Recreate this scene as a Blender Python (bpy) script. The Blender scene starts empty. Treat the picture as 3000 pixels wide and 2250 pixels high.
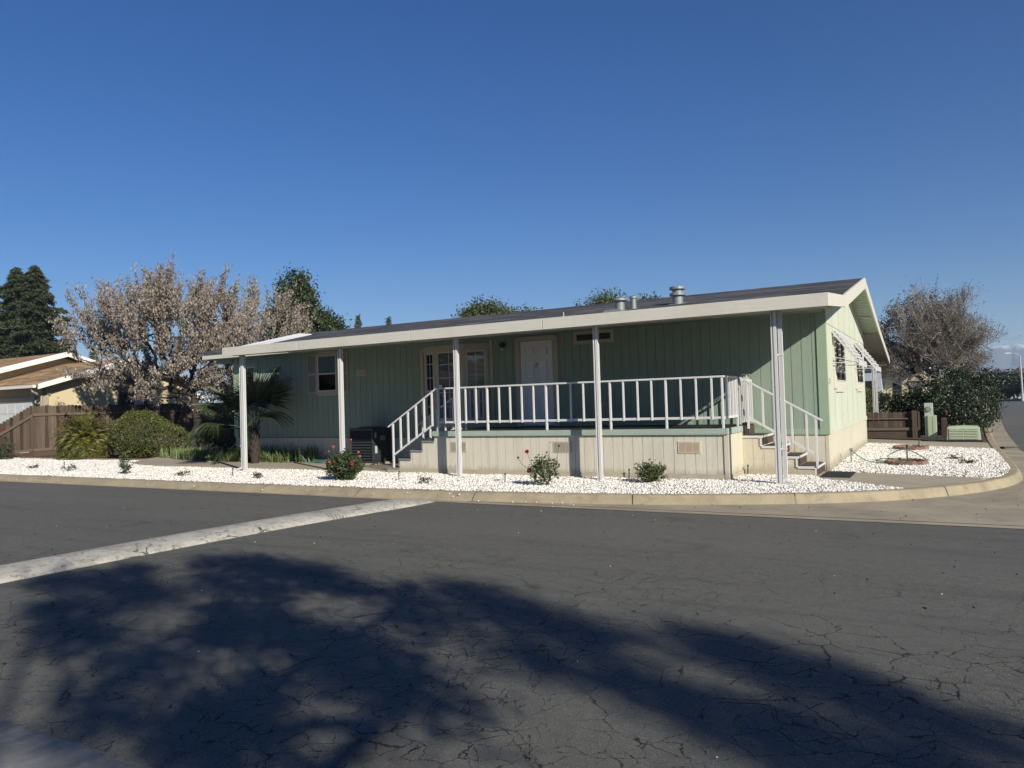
import bpy, math, random
import numpy as np
from mathutils import Vector, Matrix
random.seed(7); RNG = np.random.default_rng(7)
HAZE = .00028
sc = bpy.context.scene
COL = sc.collection
pi = math.pi
def R(d): return math.radians(d)

# ------------------------------------------------------------------ tagging / linking
def tag(o, label=None, cat=None, group=None, kind=None):
    if label: o['label'] = label
    if cat: o['category'] = cat
    if group: o['group'] = group
    if kind: o['kind'] = kind
    return o
def link(o, parent=None, local=False):
    COL.objects.link(o)
    if parent is not None:
        o.parent = parent
        if parent.type == 'EMPTY' and not local:
            o.matrix_parent_inverse = (Matrix.Translation(parent.location) @ parent.rotation_euler.to_matrix().to_4x4()).inverted()
    return o
def empty(name, loc, label=None, cat=None, group=None, rz=0.0):
    o = bpy.data.objects.new(name, None); COL.objects.link(o)
    o.location = loc; o.rotation_euler = (0, 0, rz); o.empty_display_size = .2
    tag(o, label, cat, group)
    return o
def copy_tree(o, parent=None):
    c = o.copy(); COL.objects.link(c)
    if parent is not None:
        c.parent = parent; c.matrix_parent_inverse = o.matrix_parent_inverse.copy()
    for ch in list(o.children): copy_tree(ch, c)
    return c

# ------------------------------------------------------------------ mesh builder
class MB:
    def __init__(s): s.v = []; s.f = []
    def add(s, vs, fs):
        n = len(s.v); s.v += [tuple(v) for v in vs]; s.f += [tuple(i + n for i in f) for f in fs]; return s
    def box(s, x0, x1, y0, y1, z0, z1):
        if x0 > x1: x0, x1 = x1, x0
        if y0 > y1: y0, y1 = y1, y0
        if z0 > z1: z0, z1 = z1, z0
        return s.add([(x0,y0,z0),(x1,y0,z0),(x1,y1,z0),(x0,y1,z0),(x0,y0,z1),(x1,y0,z1),(x1,y1,z1),(x0,y1,z1)],
                     [(0,3,2,1),(4,5,6,7),(0,1,5,4),(1,2,6,5),(2,3,7,6),(3,0,4,7)])
    def bar(s, p0, p1, w, h, up=(0,0,1)):
        p0 = Vector(p0); p1 = Vector(p1); d = (p1 - p0).normalized(); u = Vector(up)
        r = d.cross(u)
        if r.length < 1e-4: r = d.cross(Vector((0,1,0)))
        r.normalize(); u = r.cross(d).normalized()
        a = r * w / 2; b = u * h / 2
        vs = [p + q for p in (p0, p1) for q in (-a - b, a - b, a + b, -a + b)]
        return s.add(vs, [(0,1,2,3),(7,6,5,4),(0,4,5,1),(1,5,6,2),(2,6,7,3),(3,7,4,0)])
    def tube(s, pts, rad, n=8, cap=True):
        pts = [Vector(p) for p in pts]
        if not hasattr(rad, '__len__'): rad = [rad] * len(pts)
        vs = []; fs = []; ref = Vector((0.13, 0.27, 1)).normalized()
        for i, p in enumerate(pts):
            d = (pts[min(i+1, len(pts)-1)] - pts[max(i-1, 0)])
            if d.length < 1e-9: d = Vector((0,0,1))
            d.normalize(); a = d.cross(ref)
            if a.length < 1e-3: a = d.cross(Vector((1,0,0)))
            a.normalize(); b = d.cross(a)
            for k in range(n):
                t = 2*pi*k/n; vs.append(p + (a*math.cos(t) + b*math.sin(t))*rad[i])
        for i in range(len(pts)-1):
            for k in range(n):
                fs.append((i*n+k, i*n+(k+1)%n, (i+1)*n+(k+1)%n, (i+1)*n+k))
        if cap:
            fs.append(tuple(range(n-1, -1, -1))); m = (len(pts)-1)*n; fs.append(tuple(m+k for k in range(n)))
        return s.add(vs, fs)
    def lathe(s, c, prof, n=16):   # prof [(r,z)]
        vs = []; fs = []
        for r, z in prof:
            for k in range(n):
                t = 2*pi*k/n; vs.append((c[0]+r*math.cos(t), c[1]+r*math.sin(t), c[2]+z))
        for i in range(len(prof)-1):
            for k in range(n):
                fs.append((i*n+k, i*n+(k+1)%n, (i+1)*n+(k+1)%n, (i+1)*n+k))
        fs.append(tuple(range(n-1,-1,-1))); m=(len(prof)-1)*n; fs.append(tuple(m+k for k in range(n)))
        return s.add(vs, fs)
    def prism(s, poly, axis, a, b):   # poly: 2D points in the other two axes, extruded along axis from a to b
        def P(q, t):
            return {0:(t,q[0],q[1]),1:(q[0],t,q[1]),2:(q[0],q[1],t)}[axis]
        n = len(poly); vs = [P(q,a) for q in poly] + [P(q,b) for q in poly]
        fs = [tuple(range(n)), tuple(range(2*n-1,n-1,-1))] + [(i,i+n,(i+1)%n+n,(i+1)%n) for i in range(n)]
        return s.add(vs, fs)
    def build(s, name, m, parent=None, local=False, smooth=False, bevel=0, fix=True):
        me = bpy.data.meshes.new(name); me.from_pydata(s.v, [], s.f)
        if fix:
            import bmesh
            bm = bmesh.new(); bm.from_mesh(me); bmesh.ops.recalc_face_normals(bm, faces=bm.faces); bm.to_mesh(me); bm.free()
        me.materials.append(m)
        if smooth:
            for p in me.polygons: p.use_smooth = True
        o = bpy.data.objects.new(name, me)
        if bevel:
            b = o.modifiers.new('bevel', 'BEVEL'); b.width = bevel; b.segments = 2; b.limit_method = 'ANGLE'
        return link(o, parent, local)

def np_mesh(name, V, F, m, parent=None, local=False, smooth=False):
    """V (N,3), F (M,k) all faces of one size"""
    me = bpy.data.meshes.new(name); N = len(V); M, k = F.shape
    me.vertices.add(N); me.vertices.foreach_set('co', np.ascontiguousarray(V, dtype=np.float32).ravel())
    me.loops.add(M*k); me.loops.foreach_set('vertex_index', F.astype(np.int32).ravel())
    me.polygons.add(M); me.polygons.foreach_set('loop_start', (np.arange(M)*k).astype(np.int32))
    try: me.polygons.foreach_set('loop_total', np.full(M, k, np.int32))
    except Exception: pass
    if smooth: me.polygons.foreach_set('use_smooth', np.ones(M, bool))
    me.update(calc_edges=True); me.materials.append(m)
    return link(bpy.data.objects.new(name, me), parent, local)

def unit(a): return a / np.maximum(np.linalg.norm(a, axis=-1, keepdims=True), 1e-9)
def leaf_geo(c, d, L, W, fold=.35):
    """leaf: 6-vertex folded diamond (2 quads) from centre c along direction d, lengths L, widths W"""
    n = len(c); L = np.broadcast_to(L, n)[:,None]; W = np.broadcast_to(W, n)[:,None]
    d = unit(d); r = RNG.normal(size=(n,3)); s = unit(np.cross(d, r)); u = np.cross(s, d)
    base = c - d*L*.5; tip = c + d*L*.5
    l1 = c - d*L*.1 + s*W*.5 + u*W*fold; r1 = c - d*L*.1 - s*W*.5 + u*W*fold
    V = np.stack([base, r1, tip, l1], 1).reshape(-1,3)
    i = np.arange(n)[:,None]*4
    F = np.concatenate([i + np.array([[0,1,2]]), i + np.array([[0,2,3]])], 1).reshape(-1,3)
    return V, F
def leaves(name, c, d, L, W, m, parent=None, fold=.35, local=False):
    V, F = leaf_geo(np.asarray(c), np.asarray(d), L, W, fold)
    return np_mesh(name, V, F, m, parent, local)

# ------------------------------------------------------------------ materials
class NT:
    def __init__(s, name):
        s.m = bpy.data.materials.new(name); s.m.use_nodes = True; s.t = s.m.node_tree
        s.p = s.t.nodes['Principled BSDF']; s.tc = s.t.nodes.new('ShaderNodeTexCoord')
    def n(s, typ, **kw):
        x = s.t.nodes.new(typ)
        for k, v in kw.items(): setattr(x, k, v)
        return x
    def l(s, a, b): s.t.links.new(a, b)
    def coord(s, scale=(1,1,1), loc=(0,0,0), src='Object', rot=(0,0,0)):
        mp = s.n('ShaderNodeMapping'); mp.inputs['Scale'].default_value = scale; mp.inputs['Location'].default_value = loc
        mp.inputs['Rotation'].default_value = rot
        s.l(s.tc.outputs[src], mp.inputs['Vector']); return mp.outputs[0]
    def noise(s, co, scale, detail=4, rough=.55, dist=0):
        x = s.n('ShaderNodeTexNoise'); x.inputs['Scale'].default_value = scale; x.inputs['Detail'].default_value = detail
        x.inputs['Roughness'].default_value = rough; x.inputs['Distortion'].default_value = dist; s.l(co, x.inputs['Vector']); return x.outputs['Fac']
    def ramp(s, fac, stops):
        r = s.n('ShaderNodeValToRGB'); e = r.color_ramp.elements
        while len(e) < len(stops): e.new(.5)
        for x, (p, c) in zip(e, stops):
            x.position = p; x.color = (c, c, c, 1) if not hasattr(c, '__len__') else (*c, 1)
        s.l(fac, r.inputs[0]); return r.outputs[0]
    def mix(s, fac, a, b, mode='MIX'):
        x = s.n('ShaderNodeMix', data_type='RGBA', blend_type=mode)
        for sock, v in ((x.inputs[0], fac), (x.inputs[6], a), (x.inputs[7], b)):
            if hasattr(v, 'links') or isinstance(v, bpy.types.NodeSocket): s.l(v, sock)
            elif hasattr(v, '__len__'): sock.default_value = (*v, 1)
            else: sock.default_value = v
        return x.outputs[2]
    def math(s, op, a, b=0.0, clamp=False):
        x = s.n('ShaderNodeMath', operation=op, use_clamp=clamp)
        for sock, v in ((x.inputs[0], a), (x.inputs[1], b)):
            if isinstance(v, bpy.types.NodeSocket): s.l(v, sock)
            else: sock.default_value = v
        return x.outputs[0]
    def bump(s, h, dist=.01, strength=1.0, prev=None):
        b = s.n('ShaderNodeBump'); b.inputs['Distance'].default_value = dist; b.inputs['Strength'].default_value = strength
        s.l(h, b.inputs['Height'])
        if prev is not None: s.l(prev, b.inputs['Normal'])
        return b.outputs[0]
    def base(s, c):
        if isinstance(c, bpy.types.NodeSocket): s.l(c, s.p.inputs['Base Color'])
        else: s.p.inputs['Base Color'].default_value = (*c, 1)
    def set(s, **kw):
        for k, v in kw.items(): s.p.inputs[k.replace('_', ' ')].default_value = v
        return s

def scl(c, k): return tuple(min(1, x*k) for x in c)
def simple(name, c, rough=.6, var=.1, scale=3, fine=60, bump=.0, stretch=(1,1,1), metal=0, dirt=None, dirt_amt=.3, spec=.35, island=0):
    t = NT(name); co = t.coord(stretch)
    n1 = t.noise(co, scale, 5); n2 = t.noise(co, fine, 4)
    f = t.math('ADD', t.math('MULTIPLY', n1, .6), t.math('MULTIPLY', n2, .4))
    col = t.mix(t.ramp(f, [(.3, 0), (.7, 1)]), scl(c, 1-var), scl(c, 1+var))
    if island:
        g = t.n('ShaderNodeNewGeometry'); col = t.mix(t.ramp(g.outputs['Random Per Island'], [(0, 0), (1, 1)]), t.mix(island, col, (0,0,0)), t.mix(island*.6, col, scl(c, 2.2)))
    if dirt:
        d = t.ramp(t.noise(t.coord(), scale*.6, 8, .65, .5), [(.5, 0), (.68, 1)])
        col = t.mix(t.math('MULTIPLY', d, dirt_amt), col, dirt)
    t.base(col); t.set(Roughness=rough, Metallic=metal, Specular_IOR_Level=spec)
    if bump: t.l(t.bump(n2, bump), t.p.inputs['Normal'])
    return t.m
def leafmat(name, cols, rough=.5, trans=.25, spec=.3):
    """leaf colour varies leaf by leaf and clump by clump (pigment, not light)"""
    t = NT(name); g = t.n('ShaderNodeNewGeometry')
    n = t.noise(t.coord(), 1.3, 3); f = t.math('ADD', t.math('MULTIPLY', g.outputs['Random Per Island'], .65), t.math('MULTIPLY', t.math('SUBTRACT', n, .3), .6), True)
    k = len(cols); col = t.ramp(f, [(i/(k-1), c) for i, c in enumerate(cols)])
    t.base(col); t.set(Roughness=rough, Specular_IOR_Level=spec)
    tr = t.n('ShaderNodeBsdfTranslucent'); t.l(col, tr.inputs['Color'])
    mx = t.n('ShaderNodeMixShader'); mx.inputs[0].default_value = trans
    t.l(t.p.outputs[0], mx.inputs[1]); t.l(tr.outputs[0], mx.inputs[2])
    t.l(mx.outputs[0], t.t.nodes['Material Output'].inputs['Surface'])
    return t.m

GREEN = (.255,.325,.26); CREAM = (.59,.555,.46)
def siding(name, c, dirt, streak=.35, grain=.004):
    t = NT(name); gr = t.noise(t.coord((26, 26, 1.6)), 3.2, 6, .6, 1.2); big = t.noise(t.coord(), .9, 5, .6)
    st = t.noise(t.coord((7, 7, .45)), 1.0, 6, .65)
    col = t.mix(t.ramp(gr, [(.3, 0), (.7, 1)]), scl(c, .88), scl(c, 1.08))
    col = t.mix(t.math('MULTIPLY', t.ramp(st, [(.5, 0), (.75, 1)]), streak), col, dirt)
    col = t.mix(t.math('MULTIPLY', t.ramp(big, [(.4, 0), (.7, 1)]), .25), col, scl(c, 1.18))
    if name.startswith('cream_skirt'):
        sp = t.n('ShaderNodeSeparateXYZ'); t.l(t.tc.outputs['Object'], sp.inputs[0]); dn = t.noise(t.coord((3,3,1)), 2.5, 6, .7)
        k = t.ramp(t.math('SUBTRACT', t.math('MULTIPLY', dn, .45), sp.outputs['Z']), [(.0,0),(.16,.75)]); col = t.mix(k, col, (.30,.26,.20))
    t.base(col); t.set(Roughness=.72, Specular_IOR_Level=.25); t.l(t.bump(gr, grain, 1.0), t.p.inputs['Normal'])
    return t.m
M = {}
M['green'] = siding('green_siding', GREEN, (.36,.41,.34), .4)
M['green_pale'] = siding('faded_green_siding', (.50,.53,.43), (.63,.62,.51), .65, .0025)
M['green_trim'] = simple('green_trim_paint', (.27,.36,.26), .65, .08, 3, 50, .001, dirt=(.36,.4,.3), dirt_amt=.35)
M['rim'] = simple('pale_green_rim', (.32,.39,.33), .65, .08, 3, 60, .001, dirt=(.3,.33,.28), dirt_amt=.4)
M['skirt'] = siding('cream_skirt', CREAM, (.33,.30,.24), .35)
M['skirt_side'] = siding('cream_skirt_smooth', (.55,.51,.40), (.46,.41,.31), .35, .002)
M['board'] = simple('weathered_board', (.40,.36,.27), .75, .18, 6, 40, .003, stretch=(.5,1,6), dirt=(.33,.27,.18), dirt_amt=.6)
M['fascia'] = simple('cream_fascia', (.58,.56,.49), .6, .07, 3, 30, .002, stretch=(.35,1,9), dirt=(.46,.42,.34), dirt_amt=.35)
M['gable'] = simple('gable_trim', (.57,.55,.47), .6, .06, 3, 30, .001, dirt=(.6,.54,.4), dirt_amt=.3)
M['cream_trim'] = simple('cream_trim', (.46,.42,.34), .6, .07, 4, 50, .001)
M['shutter'] = simple('shutter_paint', (.40,.36,.29), .6, .07, 4, 50, .001)
M['white_metal'] = simple('white_metal', (.58,.58,.575), .42, .03, 2, 20, 0, spec=.5)
M['white_frame'] = simple('white_vinyl', (.60,.58,.54), .45, .05, 3, 60)
M['door'] = simple('white_door', (.72,.72,.74), .5, .04, 3, 60, .0005)
M['dark'] = simple('dark_interior', (.012,.013,.016), .8, .3)
M['blind'] = simple('blind', (.50,.49,.46), .6, .1)
M['curtain'] = simple('curtain', (.5,.49,.46), .9, .1, 8, 40, .004, stretch=(6,6,.4))
M['black'] = simple('black_metal', (.018,.018,.020), .35, .2, spec=.5)
M['ac'] = simple('ac_enclosure', (.028,.032,.036), .4, .15, 4, 50, spec=.5)
M['sticker'] = simple('sticker', (.42,.43,.44), .5, .1)
M['galv'] = simple('galvanized_metal', (.25,.28,.275), .42, .15, 5, 40, .0006, metal=.35, dirt=(.3,.26,.2), dirt_amt=.5)
M['step'] = simple('brown_carpet', (.075,.052,.043), .95, .25, 6, 160, .004)
M['floor'] = simple('dark_turf', (.02,.024,.022), .95, .3, 6, 160, .004)
M['mat'] = simple('rubber_mat', (.018,.02,.022), .85, .3, 10, 160, .006)
M['transformer'] = simple('green_utility', (.33,.375,.27), .5, .07, 4, 40, .0006, dirt=(.3,.36,.24), dirt_amt=.3)
M['pedestal'] = simple('grey_green_utility', (.36,.41,.33), .5, .08, 4, 40, .0006, dirt=(.25,.27,.22), dirt_amt=.3)
M['hose'] = simple('green_hose', (.10,.22,.18), .4, .15, spec=.5)
M['terracotta'] = simple('red_edging', (.19,.105,.09), .85, .3, 9, 60, .004, dirt=(.42,.25,.2), dirt_amt=.5, island=.25)
M['soil'] = simple('soil', (.085,.062,.045), .95, .4, 5, 50, .03)
M['yard'] = simple('yard_soil', (.13,.105,.075), .95, .35, 1.2, 30, .03)
M['far_ground'] = simple('far_ground', (.16,.14,.10), .95, .3, .05, 2, 0)
M['roof_white'] = simple('white_roof_coating', (.72,.72,.71), .5, .04)
M['corrugated'] = simple('corrugated_white', (.48,.46,.40), .5, .06)
M['soffit'] = simple('soffit_green', (.44,.50,.38), .6, .05)
M['tyre_rubber'] = simple('black_stake', (.03,.03,.03), .6, .2)
M['bark'] = simple('grey_bark', (.17,.14,.115), .9, .3, 8, 60, .02, stretch=(1,1,.25))
M['bark_dark'] = simple('dark_bark', (.05,.04,.033), .9, .3, 8, 60, .02, stretch=(1,1,.25))
M['bark_pale'] = simple('pale_bark', (.29,.26,.225), .8, .3, 6, 50, .008, stretch=(1,1,.25))
M['twig'] = simple('twig', (.24,.20,.17), .85, .25, 6, 60)
M['stem'] = simple('green_stem', (.08,.10,.045), .7, .25)
M['l_brown'] = leafmat('dry_leaf', [(.08,.066,.054),(.21,.178,.148),(.36,.31,.262),(.50,.445,.385)], .8, .18, .15)
M['l_conifer'] = leafmat('conifer_needle', [(.022,.032,.015),(.045,.058,.027),(.085,.095,.045)], .6, .1, .2)
M['l_conifer_far'] = leafmat('far_conifer_needle', [(.04,.06,.045),(.07,.10,.065),(.10,.13,.085)], .6, .1, .2)
M['l_magnolia'] = leafmat('glossy_leaf', [(.012,.024,.008),(.028,.046,.013),(.06,.082,.022),(.17,.17,.07)], .35, .1, .5)
M['l_olive'] = leafmat('olive_leaf', [(.03,.05,.015),(.06,.085,.025),(.12,.13,.045),(.20,.17,.06)], .5, .2)
M['l_hedge'] = leafmat('hedge_leaf', [(.035,.05,.012),(.08,.10,.025),(.15,.165,.045),(.24,.24,.08)], .45, .2, .4)
M['l_rose'] = leafmat('rose_leaf', [(.03,.045,.018),(.065,.09,.035),(.12,.15,.06)], .4, .2, .45)
M['l_dark'] = leafmat('dark_leaf', [(.012,.022,.010),(.028,.042,.018),(.05,.07,.03),(.11,.11,.055)], .42, .12, .45)
M['l_iris'] = leafmat('iris_leaf', [(.08,.12,.04),(.18,.23,.09),(.33,.37,.18)], .5, .3)
M['l_sago'] = leafmat('sago_leaf', [(.04,.055,.012),(.09,.105,.022),(.20,.19,.04),(.38,.28,.08)], .45, .2, .4)
M['l_palm'] = leafmat('palm_leaf', [(.016,.028,.012),(.035,.052,.020),(.115,.13,.05)], .45, .25, .4)
M['l_dead'] = leafmat('withered_plant', [(.035,.028,.018),(.07,.06,.035),(.11,.09,.05)], .8, .1)
M['l_pod'] = leafmat('seed_pod', [(.05,.042,.034),(.12,.10,.08),(.20,.165,.135)], .8, .1)
M['pink'] = leafmat('pink_petal', [(.50,.04,.13),(.62,.08,.20)], .5, .2)
M['red'] = leafmat('red_petal', [(.35,.008,.02),(.5,.02,.03)], .5, .2)
M['orange'] = leafmat('orange_petal', [(.60,.16,.05),(.65,.30,.15)], .5, .2)
def wood_fence(name, cols):
    t = NT(name); g = t.n('ShaderNodeNewGeometry')
    gr = t.noise(t.coord((14, 14, .9)), 3, 6, .6, .6); st = t.noise(t.coord((2.5, 2.5, .5)), 1.4, 5, .6)
    a = t.mix(t.ramp(gr, [(.3, 0), (.7, 1)]), cols[0], cols[1])
    a = t.mix(t.ramp(g.outputs['Random Per Island'], [(.2,0),(1,.85)]), a, cols[2])
    a = t.mix(t.ramp(st, [(.5, 0), (.75, .6)]), a, cols[3])
    t.base(a); t.set(Roughness=.9, Specular_IOR_Level=.15); t.l(t.bump(gr, .006), t.p.inputs['Normal']); return t.m
M['fence'] = wood_fence('weathered_fence', [(.026,.018,.014),(.075,.055,.042),(.155,.12,.095),(.07,.032,.022)])
M['fence_rail'] = wood_fence('weathered_rail', [(.12,.09,.068),(.18,.14,.105),(.16,.125,.095),(.12,.09,.07)])
M['nb_wall'] = siding('yellow_siding', (.56,.47,.30), (.48,.40,.26), .15, .002)
M['nb_front'] = siding('taupe_siding', (.33,.29,.24), (.28,.25,.21), .2, .002)
M['nb_white'] = simple('white_fascia', (.76,.74,.68), .6, .05)
M['garage'] = simple('garage_door', (.50,.53,.56), .55, .05)
M['blue_wall'] = simple('pale_blue_wall', (.40,.45,.52), .7, .06)
M['cream_wall'] = simple('cream_wall', (.60,.52,.34), .7, .06)
M['tan_wall'] = simple('tan_stucco', (.34,.25,.19), .85, .08)
M['metal_pole'] = simple('lamp_pole_metal', (.50,.51,.50), .45, .06, metal=.3)

def shingles(name, a, b, w=.9, h=.14):
    t = NT(name); br = t.n('ShaderNodeTexBrick'); br.offset = .37; br.squash = 1
    br.inputs['Scale'].default_value = 1; br.inputs['Brick Width'].default_value = w*.35; br.inputs['Row Height'].default_value = h
    br.inputs['Mortar Size'].default_value = .006; br.inputs['Bias'].default_value = -.1
    br.inputs['Color1'].default_value = (*a,1); br.inputs['Color2'].default_value = (*b,1); br.inputs['Mortar'].default_value = (*scl(a,.35),1)
    t.l(t.coord(), br.inputs['Vector'])
    n = t.noise(t.coord((.25, 1.3, 1)), 1.9, 7, .75); fine = t.noise(t.coord(), 60, 3); n2 = t.noise(t.coord((.6, 2.4, 1)), 1.6, 6, .75)
    c = t.mix(t.math('MULTIPLY', t.ramp(n, [(.45,0),(.58,1)]), .85), br.outputs['Color'], scl(b, 1.9))
    c = t.mix(t.math('MULTIPLY', t.ramp(n2, [(.50,0),(.58,1)]), .75), c, scl(a, .4))
    c = t.mix(.35, c, t.mix(t.ramp(fine, [(.35,0),(.65,1)]), scl(a,.5), scl(b,1.5)))
    t.base(c); t.set(Roughness=.95, Specular_IOR_Level=.15)
    # course height rises towards the lower edge of each row
    t.l(t.bump(t.math('ADD', n2, t.math('MULTIPLY', fine, -.3)), .03, 1.0), t.p.inputs['Normal']); return t.m
M['shingle'] = shingles('grey_shingles', (.040,.040,.045), (.085,.085,.090))
M['shingle_tan'] = shingles('tan_shingles', (.21,.135,.075), (.30,.20,.11))
M['shingle_brown'] = shingles('brown_shingles', (.14,.09,.07), (.2,.13,.10))

def glass_mat():
    t = NT('window_glass'); t.base((.0,.0,.0))
    fr = t.n('ShaderNodeFresnel'); fr.inputs['IOR'].default_value = 1.55
    tr = t.n('ShaderNodeBsdfTransparent'); gl = t.n('ShaderNodeBsdfGlossy'); gl.inputs['Roughness'].default_value = .02
    wob = t.noise(t.coord(), 1.2, 2); t.l(t.bump(wob, .02, .3), gl.inputs['Normal'])
    mx = t.n('ShaderNodeMixShader'); t.l(fr.outputs[0], mx.inputs[0]); t.l(tr.outputs[0], mx.inputs[1]); t.l(gl.outputs[0], mx.inputs[2])
    t.l(mx.outputs[0], t.t.nodes['Material Output'].inputs['Surface']); return t.m
M['glass'] = glass_mat()

def asphalt_mat():
    t = NT('asphalt'); co = t.coord()
    fine = t.noise(co, 130, 5, .7); mid = t.noise(co, 9, 5, .6); big = t.noise(t.coord((.35,1,1)), .45, 5, .6)
    agg = t.n('ShaderNodeTexVoronoi'); agg.inputs['Scale'].default_value = 150; t.l(co, agg.inputs['Vector'])
    c = t.mix(t.ramp(big, [(.3,0),(.7,1)]), (.086,.085,.076), (.120,.118,.104))
    c = t.mix(t.math('MULTIPLY', t.ramp(mid, [(.40,0),(.62,1)]), .5), c, (.066,.065,.060))
    c = t.mix(t.math('MULTIPLY', t.ramp(fine, [(.45,0),(.65,1)]), .5), c, (.15,.145,.13))
    c = t.mix(t.math('MULTIPLY', t.ramp(agg.outputs['Color'], [(.70,0),(.88,1)]), .6), c, (.27,.26,.23))
    # tyre-worn bands along the road
    wave = t.n('ShaderNodeTexWave'); wave.bands_direction = 'Y'; wave.inputs['Scale'].default_value = .11; wave.inputs['Distortion'].default_value = 2.5
    wave.inputs['Detail'].default_value = 3; wave.inputs['Detail Scale'].default_value = .6; t.l(t.coord((.08,1,1)), wave.inputs['Vector'])
    c = t.mix(t.math('MULTIPLY', wave.outputs['Fac'], .35), c, (.125,.122,.11))
    sl = t.ramp(t.noise(t.coord((.25,3.0,1)), 1.0, 6, .65), [(.52,0),(.66,1)]); c = t.mix(t.math('MULTIPLY', sl, .35), c, (.055,.054,.05))
    st = t.ramp(t.noise(t.coord((1,1,1), (13,5,0)), .9, 6, .6), [(.62,0),(.72,1)]); c = t.mix(t.math('MULTIPLY', st, .5), c, (.045,.044,.042))
    # cracks: distorted voronoi edges, broken up by noise
    d1 = t.n('ShaderNodeTexNoise'); d1.inputs['Scale'].default_value = 4.5; d1.inputs['Detail'].default_value = 6; d1.inputs['Roughness'].default_value = .7; t.l(co, d1.inputs['Vector'])
    mv = t.n('ShaderNodeMixRGB'); mv.blend_type = 'LINEAR_LIGHT'; mv.inputs[0].default_value = .09; t.l(co, mv.inputs[1]); t.l(d1.outputs['Color'], mv.inputs[2])
    def crack(scale, width, mask, lo, hi, off):
        v = t.n('ShaderNodeTexVoronoi'); v.feature = 'DISTANCE_TO_EDGE'; v.inputs['Scale'].default_value = scale
        ad = t.n('ShaderNodeVectorMath', operation='ADD'); t.l(mv.outputs[0], ad.inputs[0]); ad.inputs[1].default_value = (off, off*.7, 0)
        fl = t.n('ShaderNodeVectorMath', operation='MULTIPLY'); t.l(ad.outputs[0], fl.inputs[0]); fl.inputs[1].default_value = (1,1,0)
        t.l(fl.outputs[0], v.inputs['Vector'])
        mk = t.ramp(t.noise(co, mask, 4, .6), [(lo, 0), (hi, 1)])
        wn = t.math('MULTIPLY', t.math('MULTIPLY', t.ramp(t.noise(co, 7, 3, .6), [(.38,.0),(.62,1)]), mk), width*scale)
        q = t.math('SUBTRACT', 1.0, t.math('DIVIDE', v.outputs['Distance'], t.math('ADD', wn, .0004)), True)
        return q
    k1 = crack(2.6, .006, .35, .44, .60, 0.0); k2 = crack(5.5, .0035, .5, .44, .58, 5.3); k3 = crack(.8, .005, .25, .40, .62, 11.7)
    k = t.math('MAXIMUM', t.math('MAXIMUM', k1, t.math('MULTIPLY', k2, .8)), k3)
    # the cracking is worst towards the near side of the road (Y < -8)
    sep = t.n('ShaderNodeSeparateXYZ'); t.l(t.tc.outputs['Object'], sep.inputs[0])
    k = t.math('MULTIPLY', k, t.ramp(t.math('MULTIPLY', t.math('ADD', sep.outputs['Y'], 8.0), -.25), [(.0,.05),(.3,.22),(.9,1)]))
    ks = t.math('GREATER_THAN', k, .25)
    c = t.mix(t.math('MULTIPLY', t.math('POWER', k, .5), .92), c, (.008,.008,.008))
    # light chipped edges beside the cracks
    t.base(c); t.set(Roughness=.86, Specular_IOR_Level=.3)
    b = t.bump(fine, .006, 1.0); b = t.bump(agg.outputs['Distance'], .004, .6, b); b = t.bump(t.math('MULTIPLY', k, -1.0), .02, 1.0, b)
    t.l(b, t.p.inputs['Normal']); return t.m
M['asphalt'] = asphalt_mat()
def concrete(name, c, stain, rough=.85, amt=.5, scale=1.6, cracks=0):
    t = NT(name); co = t.coord(); n = t.noise(co, scale, 8, .68, .4); f = t.noise(co, 90, 4, .6); sm = t.noise(t.coord((.4,1,1)), 5, 6, .65)
    col = t.mix(t.ramp(f, [(.3,0),(.7,1)]), scl(c,.86), scl(c,1.1))
    col = t.mix(t.math('MULTIPLY', t.ramp(n, [(.42,0),(.72,1)]), amt), col, stain)
    col = t.mix(t.math('MULTIPLY', t.ramp(sm, [(.55,0),(.75,1)]), amt*.7), col, scl(stain,.6))
    nb = t.bump(f, .003)
    if cracks:
        v = t.n('ShaderNodeTexVoronoi'); v.feature='DISTANCE_TO_EDGE'; v.inputs['Scale'].default_value = cracks
        d1 = t.n('ShaderNodeTexNoise'); d1.inputs['Scale'].default_value = 2.5; d1.inputs['Detail'].default_value = 5; t.l(co, d1.inputs['Vector'])
        mv = t.n('ShaderNodeMixRGB'); mv.blend_type='LINEAR_LIGHT'; mv.inputs[0].default_value=.25; t.l(co, mv.inputs[1]); t.l(d1.outputs['Color'], mv.inputs[2]); t.l(mv.outputs[0], v.inputs['Vector'])
        k = t.math('MULTIPLY', t.math('SUBTRACT', 1.0, t.math('DIVIDE', v.outputs['Distance'], .02*cracks*.6), True), t.ramp(t.noise(co, .8, 3), [(.45,0),(.55,1)]))
        col = t.mix(t.math('MULTIPLY', k, .85), col, (.04,.035,.03)); nb = t.bump(t.math('MULTIPLY', k, -1.), .012, 1, nb)
    t.base(col); t.set(Roughness=rough, Specular_IOR_Level=.25); t.l(nb, t.p.inputs['Normal']); return t.m
M['curb'] = concrete('curb_concrete', (.34,.29,.20), (.17,.145,.10), amt=.65, scale=2.2)
M['gutter'] = concrete('gutter_concrete', (.34,.295,.22), (.13,.11,.085), amt=.6, scale=.9)
M['walk'] = concrete('walk_concrete', (.37,.325,.25), (.21,.18,.135), amt=.4, scale=1.2)
M['slab'] = concrete('grey_slab', (.27,.26,.24), (.11,.105,.095), amt=.75, scale=3.5, cracks=.7)
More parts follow.
